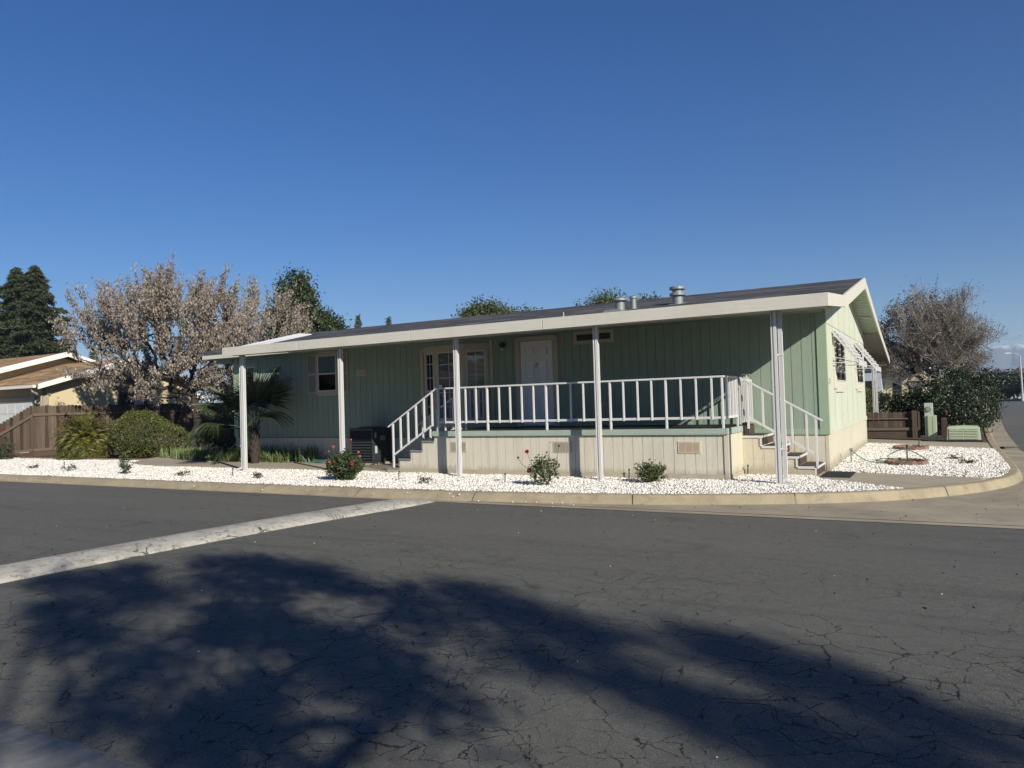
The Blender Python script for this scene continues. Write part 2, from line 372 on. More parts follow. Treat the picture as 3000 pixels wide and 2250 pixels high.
def bump_mat():
    t = NT('speed_bump_paint'); co = t.coord(); n = t.noise(co, 3.2, 8, .72, .6); f = t.noise(co, 70, 5, .7); w = t.noise(t.coord((2.2,.9,1)), 5, 7, .7)
    col = t.mix(t.ramp(f, [(.3,0),(.7,1)]), (.33,.315,.275), (.49,.47,.42))
    col = t.mix(t.ramp(n, [(.44,0),(.60,.75)]), col, (.26,.24,.20))
    col = t.mix(t.ramp(t.noise(co, 14, 6, .7), [(.55,0),(.62,.8)]), col, (.17,.16,.14))
    col = t.mix(t.ramp(w, [(.60,0),(.68,.95)]), col, (.085,.082,.08))
    v = t.n('ShaderNodeTexVoronoi'); v.feature='DISTANCE_TO_EDGE'; v.inputs['Scale'].default_value = 1.6
    d1 = t.n('ShaderNodeTexNoise'); d1.inputs['Scale'].default_value = 3; d1.inputs['Detail'].default_value = 6; t.l(co, d1.inputs['Vector'])
    mv = t.n('ShaderNodeMixRGB'); mv.blend_type='LINEAR_LIGHT'; mv.inputs[0].default_value=.25; t.l(co, mv.inputs[1]); t.l(d1.outputs['Color'], mv.inputs[2]); t.l(mv.outputs[0], v.inputs['Vector'])
    k = t.math('SUBTRACT', 1.0, t.math('DIVIDE', v.outputs['Distance'], .02), True)
    k = t.math('MULTIPLY', k, t.ramp(t.noise(co, 1.5, 3), [(.48,0),(.58,1)]))
    wv = t.n('ShaderNodeTexWave'); wv.bands_direction = 'Y'; wv.inputs['Scale'].default_value = 5.5; wv.inputs['Distortion'].default_value = 1.5; t.l(t.coord((1,1,1), rot=(0,0,.5)), wv.inputs['Vector'])
    ms = t.ramp(t.noise(t.coord((.5,1.1,1)), 1.5, 3, .5), [(.61,0),(.66,.8)])
    col = t.mix(t.math('MULTIPLY', t.math('MULTIPLY', t.ramp(wv.outputs['Fac'], [(.5,0),(.62,1)]), ms), .75), col, (.10,.10,.10))
    col = t.mix(k, col, (.03,.028,.025)); t.base(col); t.set(Roughness=.8)
    t.l(t.bump(t.math('SUBTRACT', f, t.math('MULTIPLY', k, 2)), .006), t.p.inputs['Normal']); return t.m
M['speed'] = bump_mat()
def pebble_mat():
    t = NT('white_pebbles'); g = t.n('ShaderNodeNewGeometry')
    c = t.ramp(g.outputs['Random Per Island'], [(0,(.12,.10,.075)),(.03,(.30,.25,.19)),(.09,(.45,.40,.33)),(.30,(.66,.63,.57)),(.6,(.80,.78,.74)),(1,(.88,.87,.85))])
    t.base(c); t.set(Roughness=.7); return t.m
M['pebble'] = pebble_mat()
def gravelbed_mat():
    t = NT('gravel_bed'); v = t.n('ShaderNodeTexVoronoi'); v.inputs['Scale'].default_value = 26; t.l(t.coord(), v.inputs['Vector'])
    v2 = t.n('ShaderNodeTexVoronoi'); v2.feature='DISTANCE_TO_EDGE'; v2.inputs['Scale'].default_value = 26; t.l(t.coord(), v2.inputs['Vector'])
    c = t.ramp(v.outputs['Color'], [(0,(.35,.31,.25)),(.5,(.60,.57,.51)),(1,(.72,.7,.65))])
    c = t.mix(t.ramp(v2.outputs['Distance'], [(.0,1),(.10,0)]), c, (.22,.19,.15))
    t.base(c); t.set(Roughness=.85); t.l(t.bump(t.ramp(v2.outputs['Distance'], [(0,0),(.25,1)]), .02), t.p.inputs['Normal']); return t.m
M['gravelbed'] = gravelbed_mat()
def mountain_mat():
    t = NT('mountain'); sep = t.n('ShaderNodeSeparateXYZ'); t.l(t.tc.outputs['Object'], sep.inputs[0])
    n = t.noise(t.coord(), .012, 6, .6)
    f = t.math('ADD', t.math('MULTIPLY', sep.outputs['Z'], .0045), t.math('MULTIPLY', n, .4))
    c = t.ramp(f, [(.0,(.10,.10,.09)),(.92,(.12,.12,.12)),(.99,(.65,.68,.7))]); t.base(c); t.set(Roughness=.9); return t.m
M['mountain'] = mountain_mat()

# ------------------------------------------------------------------ camera (calibrated against the house)
F_, PITCH, ROLL, YAW = 2210.0, .02543, -.03031, .51593
CAM = (1.956, -16.145, 1.530)
fw = Vector((-math.sin(YAW)*math.cos(PITCH), math.cos(YAW)*math.cos(PITCH), math.sin(PITCH)))
r0 = Vector((math.cos(YAW), math.sin(YAW), 0)); u0 = r0.cross(fw)
rr = math.cos(ROLL)*r0 + math.sin(ROLL)*u0; uu = -math.sin(ROLL)*r0 + math.cos(ROLL)*u0
cd = bpy.data.cameras.new('camera'); cam = bpy.data.objects.new('camera', cd); COL.objects.link(cam)
cd.sensor_fit = 'HORIZONTAL'; cd.sensor_width = 36; cd.lens = F_/3000*36; cd.clip_end = 12000; cd.clip_start = .1
mw = Matrix((( rr.x, uu.x, -fw.x, CAM[0]), (rr.y, uu.y, -fw.y, CAM[1]), (rr.z, uu.z, -fw.z, CAM[2]), (0,0,0,1)))
cam.matrix_world = mw; sc.camera = cam

# ------------------------------------------------------------------ light
EL, AZ = 27.5, 120.0        # azimuth clockwise from +Y
sd = Vector((math.sin(R(AZ))*math.cos(R(EL)), math.cos(R(AZ))*math.cos(R(EL)), math.sin(R(EL))))
L = bpy.data.lights.new('sun', 'SUN'); L.energy = 5.0; L.angle = R(.53); L.color = (1.0, .93, .80)
lo = bpy.data.objects.new('sun', L); COL.objects.link(lo); lo.rotation_euler = sd.to_track_quat('Z', 'Y').to_euler()
w = bpy.data.worlds.new('World'); sc.world = w; w.use_nodes = True; nt = w.node_tree
sky = nt.nodes.new('ShaderNodeTexSky'); sky.sky_type = 'NISHITA'; sky.sun_disc = False
sky.sun_elevation = R(EL); sky.sun_rotation = R(AZ); sky.air_density = 1.0; sky.dust_density = 0.0; sky.ozone_density = 6.0; sky.altitude = 100
hs = nt.nodes.new('ShaderNodeHueSaturation'); hs.inputs['Saturation'].default_value = 1.27; hs.inputs['Hue'].default_value = .511
nt.links.new(sky.outputs[0], hs.inputs['Color'])
bg = nt.nodes['Background']; nt.links.new(hs.outputs[0], bg.inputs[0]); bg.inputs[1].default_value = .060
sc.view_settings.view_transform = 'Standard'; sc.view_settings.look = 'None'; sc.view_settings.exposure = 0.5; sc.view_settings.gamma = 1
sc.view_settings.use_curve_mapping = False
sc.cycles.max_bounces = 6; sc.cycles.transparent_max_bounces = 12; sc.cycles.volume_bounces = 0
sc.cycles.use_adaptive_sampling = True

# ================================================================== THE SETTING
def sheet(name, poly, z, m, label=None):
    o = MB().add([(x, y, z) for x, y in poly], [tuple(range(len(poly)))]).build(name, m, fix=False)
    me = o.data
    if me.polygons[0].normal.z < 0: me.flip_normals()
    return tag(o, kind='structure')
def grid_sheet(name, x0, x1, y0, y1, nx, ny, zf, m):
    xs = np.linspace(x0, x1, nx+1); ys = np.linspace(y0, y1, ny+1); X, Y = np.meshgrid(xs, ys)
    V = np.stack([X.ravel(), Y.ravel(), zf(X.ravel(), Y.ravel())], 1)
    i = np.arange(nx*ny); a = (i//nx)*(nx+1) + i % nx
    Fc = np.stack([a, a+1, a+nx+2, a+nx+1], 1)
    return tag(np_mesh(name, V, Fc, m, smooth=True), kind='structure')
sheet('ground', [(-5000,-5000),(5000,-5000),(5000,5000),(-5000,5000)], -.30, M['far_ground'])
# main road (runs along X) and the side street (runs along Y)
sheet('road', [(-90,-15.2),(90,-15.2),(90,-5.1),(-90,-5.1)], -.134, M['asphalt'])
sheet('cross_street', [(-40,93.5),(60,93.5),(60,112),(-40,112)], -.128, M['asphalt'])
# curb path (inner top edge), X increasing then turning to +Y
CP = [(-60,-5.06),(-20,-5.06),(-10,-5.05),(-7.2,-5.03),(-5.3,-4.97),(-3.6,-4.83),(-2.2,-4.60),(-1.0,-4.25),(.05,-3.82),(.85,-3.36),(1.5,-2.80),(2.05,-2.15),
      (2.5,-1.42),(2.82,-.6),(3.0,.25),(3.05,1.2),(3.06,4),(3.1,9),(3.2,13),(3.45,20),(4.0,32),(5.2,60),(6.4,88)]
sheet('side_street', [(11.6,-5.1),(14.5,80),(14.5,93.4),(7.2,93.4)] + [(q[0]+.35,q[1]) for q in reversed(CP) if q[1] > 1] + [(3.4,-5.1)], -.134, M['asphalt'])
def resample(P, step):
    out = [P[0]]
    for a, b in zip(P[:-1], P[1:]):
        d = math.dist(a, b); k = max(1, int(round(d/step))) if d < 12 else max(1, int(d/3))
        for i in range(1, k+1): out.append((a[0]+(b[0]-a[0])*i/k, a[1]+(b[1]-a[1])*i/k))
    return out
def smooth_path(P, it=2):
    for _ in range(it):
        Q = [P[0]]
        for a, b in zip(P[:-1], P[1:]):
            Q += [(a[0]*.75+b[0]*.25, a[1]*.75+b[1]*.25), (a[0]*.25+b[0]*.75, a[1]*.25+b[1]*.75)]
        P = Q + [P[-1]]
    return P
CPs = smooth_path(CP)
def offs(P, d):   # offset to the right-hand side (towards the road)
    out = []
    for i, p in enumerate(P):
        a = P[max(i-1,0)]; b = P[min(i+1,len(P)-1)]
        dx, dy = b[0]-a[0], b[1]-a[1]; l = math.hypot(dx, dy); out.append((p[0]+dy/l*d, p[1]-dx/l*d))
    return out
# vertical curb on the right (X > -3.4), low rolled curb on the left
V_, F_c = [], []
prof_v = [(-.02,-.2),(-.02,.012),(.0,.018),(.12,.018),(.145,.006),(.16,-.02),(.20,-.13),(.20,-.25)]
prof_r = [(-.02,-.2),(-.02,.004),(.0,.008),(.13,.004),(.20,-.025),(.27,-.075),(.33,-.118),(.33,-.25)]
nP = len(prof_v)
for i, p in enumerate(CPs):
    k = min(1, max(0, (p[0]+5.6)/2.4)) if p[1] < 5 else 1
    for (dv, zv), (dr, zr) in zip(prof_v, prof_r):
        d = dr*(1-k)+dv*k; z = zr*(1-k)+zv*k; q = offs(CPs[max(0,i-1):i+2], d)[min(i,1)]; V_.append((q[0], q[1], z))
for i in range(len(CPs)-1):
    for j in range(nP-1): F_c.append((i*nP+j, (i+1)*nP+j, (i+1)*nP+j+1, i*nP+j+1))
o = MB().add(V_, F_c).build('kerb', M['curb'], smooth=False); tag(o, kind='structure')
# dark seams between curb pours
mj = MB()
for i in range(4, len(CPs)-1):
    p = CPs[i]
    if not -14 < p[0] < 3.3 or p[1] > 8: continue
foot = offs(CPs, .19)
jn = MB()
def seam(ix):
    P = CPs[ix:ix+2]; a = P[0]; b = P[1]; dx, dy = b[0]-a[0], b[1]-a[1]; l = math.hypot(dx,dy); nx, ny = dy/l, -dx/l; tx, ty = dx/l*.006, dy/l*.006
    k = min(1, max(0, (a[0]+5.6)/2.4)); pr = [(dr*(1-k)+dv*k, zr*(1-k)+zv*k) for (dv,zv),(dr,zr) in zip(prof_v[2:7], prof_r[2:7])]
    for (d0,z0),(d1,z1) in zip(pr[:-1], pr[1:]):
        e = .004
        q = [(a[0]+nx*(d0+e)-tx, a[1]+ny*(d0+e)-ty, z0+e),(a[0]+nx*(d0+e)+tx, a[1]+ny*(d0+e)+ty, z0+e),(a[0]+nx*(d1+e)+tx, a[1]+ny*(d1+e)+ty, z1+e),(a[0]+nx*(d1+e)-tx, a[1]+ny*(d1+e)-ty, z1+e)]
        jn.add(q, [(0,1,2,3)])
last = None
for ix, p in enumerate(CPs):
    if -32 < p[0] < 3.2 and p[1] < 8:
        if last is None or math.dist(last, p) > 2.4: seam(ix); last = p
tag(jn.build('kerb_joints', M['black'], fix=False), kind='structure')
# gutter pan + corner apron
ft = [q for q in offs(CPs, .17)]
f1 = [q for q in ft if q[1] < 9.0]
apron = f1 + [(3.75,9.0),(3.78,4.5),(3.95,2.0),(4.6,-.3),(6.0,-2.4),(8.2,-3.7),(11.0,-4.2),(60,-4.2),(60,-5.5),(-60,-5.42)]
sheet('gutter', apron, -.128, M['gutter'])
g2 = [q for q in ft if q[1] >= 8.8]; sheet('gutter', g2 + [(q[0]+.52, q[1]) for q in reversed(g2)], -.1275, M['gutter'])
jj = MB().box(-60, 60, -5.26, -5.252, -.126, -.1235); tag(jj.build('gutter_seam', M['black']), kind='structure')
# gutter across the near side of the road, where the photographer stands
def slabz(x, y): return -.118 + .02*np.clip((-13.9-y)/.5, 0, 1)
def near_gutter():
    xs = np.arange(-9, 6, .03); xs = np.concatenate([np.arange(-60,-9,.5), xs, np.arange(6,40,.5)])
    e = -13.92 + .007*np.sin(xs*9.1) + .004*np.sin(xs*23+1) + RNG.normal(0,.003,len(xs)) + .015*np.sin(xs*2.3)
    rows = [(e, -.136), (e-.006, -.118), (np.full_like(e,-14.3), -.108), (np.full_like(e,-14.8), -.10), (np.full_like(e,-15.4), -.09)]
    V = np.concatenate([np.stack([xs, y, np.full_like(xs, z)],1) for y, z in rows]); n = len(xs)
    F = np.array([(j*n+i+1, j*n+i, (j+1)*n+i, (j+1)*n+i+1) for j in range(4) for i in range(n-1)])
    tag(np_mesh('near_gutter', V, F, M['slab']), kind='structure')
near_gutter()
sheet('near_verge', [(-60,-60),(90,-60),(90,-15.38),(-60,-15.38)], -.02, M['yard'])
# lot on this side of the corner: soil, garden bed
lot = [(-29.4,-5.06)] + [p for p in CPs if p[0] > -29.4 and p[1] < 20] + [(3.2,20),(-29.4,20)]
sheet('lot_soil', lot, -.012, M['yard'])
lot2 = [(-60,-5.06),(-29.4,-5.06),(-29.4,20),(-60,20)]
sheet('neighbour_lot_soil', lot2, -.012, M['yard'])
lot3 = [(-60,20),(3.2,20)] + [p for p in CPs if p[1] >= 20] + [(-60,88)]
sheet('far_lot_soil', lot3, -.012, M['yard'])
sheet('far_side_lot', [(12.2,-4.6),(60,-4.6),(60,90),(15.2,90),(15.2,80)], -.012, M['yard'])
# gravel areas
curb_in = [p for p in CPs if p[0] > -29.3]
G1 = [(-29.0,-5.05)] + [p for p in curb_in if p[0] < 1.40 and p[1] < 0] + [(1.42,-2.86),(0.0,-1.66),(-.10,-1.16),(-1.43,-1.16),(-1.43,-2.33),(-9.25,-2.33),(-9.25,-2.26),(-13.0,-2.24),(-16.0,-2.22),(-17.9,-2.2),(-19.1,-1.95),(-20.2,-1.42),(-20.9,-.62),(-28.2,-.60),(-28.9,-.3),(-29.2,-.3)]
G2 = [(.01,-.30),(.55,-.40),(2.52,-.98)] + [p for p in curb_in if p[1] > -1.0 and p[1] < 6.2] + [(3.06,6.28),(1.6,7.4),(.01,8.72)]
sheet('gravel_bed', G1, -.006, M['gravelbed']); sheet('gravel_bed', G2, -.006, M['gravelbed'])
# garden bed behind the curved walk, mulch bed beyond the rear walk
sheet('garden_soil', [(-28.9,-.55),(-20.9,-.55),(-21.6,1.0),(-22.5,3.2),(-23.0,20),(-28.9,20)], -.004, M['soil'])
sheet('garden_soil', [(-9.3,-.35),(-13.0,-.38),(-16.0,-.52),(-18.4,-.42),(-19.8,-.05),(-21.0,1.1),(-21.6,3.2),(-22,9),(-17.12,9),(-17.12,0),(-9.3,0)], -.003, M['soil'])
def slab_prism(name, poly, z0, z1, m):
    o = MB().prism(poly, 2, z0, z1).build(name, m, bevel=.008); return tag(o, kind='structure')
slab_prism('curved_walk', [(-9.26,-2.22),(-13.0,-2.2),(-16.0,-2.19),(-17.9,-2.15),(-19.1,-1.9),(-20.2,-1.35),(-21.2,-.4),(-22.3,1.4),(-23.0,3.4),(-23.2,5),(-21.9,5),(-21.5,3.2),(-20.9,1.1),(-19.75,-.08),(-18.4,-.45),(-16.0,-.55),(-13.0,-.41),(-9.3,-.38)], -.05, .035, M['walk'])
slab_prism('entry_walk', [(-.10,-.28),(-.10,-1.6),(.02,-1.62),(1.42,-2.84),(1.62,-2.70),(2.02,-2.19),(2.44,-1.44),(2.58,-1.08),(2.5,-.96),(.55,-.38),(.03,-.28)], -.05, .014, M['walk'])
slab_prism('rear_walk', [(.02,8.78),(1.6,7.44),(3.03,6.32),(3.06,9.0),(1.5,9.95),(-.2,11.0),(-3,11),(-3,8.78)], -.05, .014, M['walk'])
slab_prism('mulch_bed', [(-3,11.02),(-.2,11.02),(1.5,9.97),(3.06,9.02),(3.15,14),(-3,14)], -.05, .02, M['soil'])
# far mountains with snow, built as real ridges about 3 km away
def ridge(name, y0, x0, x1, hf, depth):
    xs = np.linspace(x0, x1, 220); rows = []
    for j, (t, k) in enumerate([(-1,0),(-.55,.45),(-.25,.8),(0,1),(.4,.6),(1,0)]):
        nz = RNG.normal(size=220)*4*(1 if 0<k<1 else .4)
        rows.append(np.stack([xs, np.full(220, y0)+t*depth+RNG.normal(size=220)*20, -2+hf(xs)*k+nz*k], 1))
    V = np.concatenate(rows); nx = 220; F = []
    for j in range(5):
        for i in range(nx-1): F.append((j*nx+i, j*nx+i+1, (j+1)*nx+i+1, (j+1)*nx+i))
    return tag(np_mesh(name, V, np.array(F), M['mountain'], smooth=True), kind='structure')
def mh(x):
    t = (x-200)/130
    return 1.24*(140 + 6*np.sin(t*1.7+.4) + 4*np.sin(t*4.3) + 4*np.sin(t*9.1+1) + 3*np.sin(t*19) + 16*np.clip((x-200)/500, -2.2, 1.5))
ridge('mountains', 3800, -1900, 3000, mh, 500)

# ------------------------------------------------------------------ white pebbles
def in_poly(pts, poly):
    x, y = pts[:,0], pts[:,1]; ins = np.zeros(len(pts), bool); n = len(poly)
    for i in range(n):
        x1, y1 = poly[i]; x2, y2 = poly[(i+1) % n]
        c = ((y1 > y) != (y2 > y)) & (x < (x2-x1)*(y-y1)/((y2-y1) if y2 != y1 else 1e-9)+x1); ins ^= c
    return ins
OCT = np.array([(1,0,0),(0,1,0),(-1,0,0),(0,-1,0),(0,0,1),(0,0,-1)], float)
OF = np.array([(0,1,4),(1,2,4),(2,3,4),(3,0,4),(1,0,5),(2,1,5),(3,2,5),(0,3,5)])
OE = [(0,1),(1,2),(2,3),(3,0),(0,4),(1,4),(2,4),(3,4),(0,5),(1,5),(2,5),(3,5)]
def icoish():
    # octahedron subdivided once: 18 verts, 32 faces
    V = list(OCT); mid = {}
    def m(a,b):
        k = (min(a,b),max(a,b))
        if k not in mid: v = (V[a]+V[b])/2; V.append(v/np.linalg.norm(v)); mid[k] = len(V)-1
        return mid[k]
    F = []
    for a,b,c in OF:
        ab, bc, ca = m(a,b), m(b,c), m(c,a); F += [(a,ab,ca),(ab,b,bc),(ca,bc,c),(ab,bc,ca)]
    return np.array(V), np.array(F)
SV, SF = icoish()
def stones(pts, r, z, base=(OCT, OF), flat=.65, jit=.35):
    BV, BF = base; n = len(pts); k = len(BV)
    sc_ = (RNG.uniform(.75,1.3,(n,1,3)) * np.array([1,1,flat])) * r[:,None,None]
    V = BV[None]*RNG.uniform(1-jit,1+jit,(n,k,1))
    V = V*sc_
    a = RNG.uniform(0,2*pi,n); b = RNG.normal(0,.35,n)
    y, zz = V[...,1]*np.cos(b)[:,None]-V[...,2]*np.sin(b)[:,None], V[...,1]*np.sin(b)[:,None]+V[...,2]*np.cos(b)[:,None]
    x, y2 = V[...,0]*np.cos(a)[:,None]-y*np.sin(a)[:,None], V[...,0]*np.sin(a)[:,None]+y*np.cos(a)[:,None]
    V = np.stack([x + pts[:,0,None], y2 + pts[:,1,None], zz + z[:,None]], -1).reshape(-1,3)
    F = (np.arange(n)*k)[:,None,None] + BF[None]
    return V, F.reshape(-1,3)
PLANTS_XY = [(-9.1,-4.0,.16),(-4.35,-3.95,.12),(-2.7,-2.95,.12)]
def scatter(poly, dens):
    P = np.array(poly); x0, y0 = P.min(0); x1, y1 = P.max(0); n = int((x1-x0)*(y1-y0)*dens)
    pts = np.stack([RNG.uniform(x0,x1,n), RNG.uniform(y0,y1,n)], 1); return pts[in_poly(pts, poly)]
def gravel(name, poly, dens, r0, r1):
    p = scatter(poly, dens); r = RNG.uniform(r0, r1, len(p))
    lump = .5+.5*np.sin(p[:,0]*3.1+np.sin(p[:,1]*2.3)*2)*np.sin(p[:,1]*4.7+1.3*np.sin(p[:,0]*1.9)); keep = RNG.uniform(size=len(p)) < .60+.38*lump; p = p[keep]; r = r[keep]; z = .002 + RNG.uniform(-.004, .016, len(p)) + .014*lump[keep]; V, F = stones(p, r, z, flat=.7)
    return tag(np_mesh(name, V, F, M['pebble']), 'bed of loose white pebbles between kerb and porch', 'gravel', kind='stuff')
gravel('white_gravel', G1, 1800, .009, .023)
o = gravel('white_gravel', G2, 1400, .010, .026); o['label'] = 'white pebble bed beside the gable wall with red rings'
# stray pebbles on kerb, gutter and road
pp = []
for _ in range(120):
    x = random.uniform(-22, -3); pp.append((x, -5.12-abs(random.gauss(0,.16))-.02*0))
for _ in range(40): pp.append((random.uniform(-12,6), random.uniform(-12.8,-5.5)))
pp = np.array(pp); zz = np.where(pp[:,1] < -5.34, -.122, np.where(pp[:,0] < -5, -.02-.4*np.clip(-5.2-pp[:,1],0,.22), -.10))
rr_ = np.where(pp[:,1] < -5.34, RNG.uniform(.003,.008,len(pp)), RNG.uniform(.010,.02,len(pp)))
V, F = stones(pp, rr_, zz, flat=.7)
tag(np_mesh('stray_pebbles', V, F, M['pebble']), 'stray white pebbles along the gutter and road', 'pebbles', kind='stuff')
# dry leaves and bark crumbs among the pebbles
p1_ = scatter(G1, 5); p2_ = scatter(G2, 16); p3_ = np.stack([RNG.uniform(-3,3.6,160), RNG.uniform(-5.2,1.5,160)],1)
p3_ = p3_[~in_poly(p3_, lot)]; p4_ = np.stack([RNG.uniform(-10,6,260), RNG.uniform(-13,-5.5,260)],1)
pts = np.concatenate([p1_, p2_, p3_, p4_]); z = np.concatenate([np.full(len(p1_)+len(p2_), .028), np.full(len(p3_)+len(p4_), -.115)])
d = RNG.normal(size=(len(pts),3))*np.array([1,1,.25])
tag(leaves('leaf_litter', np.concatenate([pts, z[:,None]],1), d, RNG.uniform(.015,.05,len(pts)), RNG.uniform(.01,.025,len(pts)), M['l_dead']), 'dry leaf crumbs on gravel, gutter and road', 'leaf litter', kind='stuff')

# ------------------------------------------------------------------ speed bump across the road
path = [(-6.05,-5.36),(-6.2,-6.2),(-6.45,-7.6),(-6.62,-9.0),(-6.72,-10.4),(-6.78,-11.8),(-6.85,-13.88)]
path = smooth_path(path, 2)
Vs, Fs = [], []; prof = [(-.42,-.138),(-.40,-.112),(-.30,-.075),(-.14,-.052),(0,-.045),(.14,-.052),(.30,-.075),(.40,-.112),(.42,-.138)]; n = len(prof)
lens = np.cumsum([0]+[math.dist(a,b) for a,b in zip(path[:-1],path[1:])])
for i, p in enumerate(path):
    a = path[max(i-1,0)]; b = path[min(i+1,len(path)-1)]; dx, dy = b[0]-a[0], b[1]-a[1]; l = math.hypot(dx,dy)
    k = min(1, .35 + lens[i]*1.1)
    for d_, z_ in prof: Vs.append((p[0]-dy/l*d_*(.75+.25*k), p[1]+dx/l*d_, -.138 + (z_+.138)*k))
for i in range(len(path)-1):
    for j in range(n-1): Fs.append((i*n+j,(i+1)*n+j,(i+1)*n+j+1,i*n+j+1))
Fs.append(tuple(range(n)));
sb = MB().add(Vs, Fs).build('speed_bump', M['speed'], smooth=True)
tag(sb, 'long white weathered speed bump crossing the asphalt road', 'speed bump')

# ================================================================== THE GREEN MOBILE HOME
H = empty('mobile_home', (-8.5, 0, 0), 'pale green mobile home with grey shingle roof and long front patio cover', 'mobile home')
XL = -17.12; DEP = 8.78; SK = .715; EAVE = 3.24
def profile_wall(a0, a1, spacing, axis, face, out, z0, z1, thick=.08, gw=.011, gd=.009, top=None, start=None):
    """grooved plywood panel; axis 'x' wall lies along X at y=face (out=-1 faces -Y); axis 'y' wall lies along Y at x=face (out=+1 faces +X)."""
    pts = []; g = (start if start is not None else a0 + spacing)
    pts.append(a0)
    segs = [(a0, 0)]
    while g < a1 - .03:
        segs += [(g-gw/2, 0), (g-gw/2, 1), (g+gw/2, 1), (g+gw/2, 0)]; g += spacing
    segs.append((a1, 0)); V = []; F = []
    tz = (lambda a: z1) if top is None else top
    for a, d in segs:
        f = face - out*gd*d
        for z in (z0, tz(a)): V.append((a, f, z) if axis == 'x' else (f, a, z))
    n = len(segs)
    for i in range(n-1): F.append((2*i, 2*i+2, 2*i+3, 2*i+1))
    b = face - out*thick
    for a in (a0, a1):
        for z in (z0, tz(a)): V.append((a, b, z) if axis == 'x' else (b, a, z))
    k = 2*n
    F += [(0, 1, k+1, k), (2*n-2, k+2, k+3, 2*n-1), (0, k, k+2, 2*n-2)]
    return MB().add(V, F)
o = profile_wall(XL, 0, .2032, 'x', 0, -1, SK+.004, 3.42).build('wall', M['green'], H, fix=False)
roofz = lambda y: 3.43 + .195*(y+.35)
RID = 4.30
def gtop(y): return (roofz(y) if y <= RID else roofz(2*RID-y)) - .10
mb = MB()
ys = list(np.linspace(.0, DEP, 45)); 
for side, X in (('r', 0.0), ('l', XL)):
    V = []; F = []
    yy = sorted(set([0.0, DEP, RID] + [round(v,3) for v in np.arange(.4064, DEP, .4064)]))
    for y in yy: V += [(X, y, SK+.004), (X, y, gtop(y))]
    for i in range(len(yy)-1): F.append((2*i, 2*i+2, 2*i+3, 2*i+1))
    wl = MB().add(V, F); 
    if side == 'r':
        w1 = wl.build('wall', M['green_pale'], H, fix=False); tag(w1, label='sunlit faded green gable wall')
    else: wl.build('wall', M['green'], H, fix=False)
MB().box(XL, 0, DEP-.05, DEP, .0, 3.2).build('wall', M['green'], H)
# plywood seams + grooves on the gable wall
s_ = MB()
for y in (1.22*k for k in range(1,8)): s_.box(.0, .004, y-.005, y+.005, .84, gtop(y)-.05)
s_.box(0,.005, .1, DEP-.1, 2.955, 2.967)
s_.build('panel_seam', M['green_trim'], H)
# skirting
profile_wall(XL, 0, .2032, 'x', .006, -1, 0, SK).build('skirting', M['skirt'], H, fix=False)
sk = MB().box(-.07, -.006, .0, DEP, -.02, SK).build('skirting', M['skirt_side'], H)
MB().box(XL+.006, XL+.07, .0, DEP, -.02, SK).build('skirting', M['skirt_side'], H)
js = MB().box(-.007,-.0035, 4.32, 4.328, 0, SK); js.build('skirting_joint', M['board'], H)
# belt boards
MB().box(-.055, .018, -.022, 0.085, SK+.002, EAVE).box(-.16, -.055, -.022, .0, SK+.002, EAVE).build('corner_trim', M['green_trim'], H)
MB().box(XL-.018, XL+.16, -.022, 0, SK+.002, EAVE-.05).build('corner_trim', M['green_trim'], H)
MB().box(-1.43, -.16, -.016, 0, SK+.003, SK+.115).build('belt_board', M['green_trim'], H)
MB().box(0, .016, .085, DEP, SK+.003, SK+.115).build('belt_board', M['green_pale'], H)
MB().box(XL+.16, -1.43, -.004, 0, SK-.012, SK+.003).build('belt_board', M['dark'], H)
# --- roof
X0, X1 = -17.98, .44
def roof_slab(ya, yb, t=.10):
    za, zb = roofz(ya) if ya <= RID else roofz(2*RID-ya), roofz(yb) if yb <= RID else roofz(2*RID-yb)
    return [(ya, za), (yb, zb), (yb, zb-t), (ya, za-t)]
rf = MB().prism([(-.45, roofz(-.45)), (RID, roofz(RID)), (9.25, roofz(2*RID-9.25)), (9.25, roofz(2*RID-9.25)-.05), (RID, roofz(RID)-.06), (-.45, roofz(-.45)-.115)], 0, X0+.0, X1-.03).build('roof', M['shingle'], H)
cap = MB().prism([(RID-.16, roofz(RID-.16)+.004),(RID, roofz(RID)+.018),(RID+.16, roofz(RID-.16)+.004),(RID, roofz(RID)-.01)], 0, X0+.02, X1-.03).build('ridge_cap', M['shingle'], rf)
# raised white panel at the far end of the roof
def rz_(y, e): return roofz(y)+e
MB().add([(-16.95,-.42,rz_(-.42,.03)),(-16.05,-.42,rz_(-.42,.02)),(-16.95,3.2,rz_(3.2,.02)),(-17.35,3.0,rz_(3.0,.10)),
          (-16.95,-.42,rz_(-.42,.0)),(-16.05,-.42,rz_(-.42,.0)),(-16.95,3.2,rz_(3.2,-.01)),(-17.35,3.0,rz_(3.0,-.01))],
         [(0,1,2,3),(0,4,5,1),(1,5,6,2),(2,6,7,3),(3,7,4,0)]).build('roof_panel', M['roof_white'], rf)
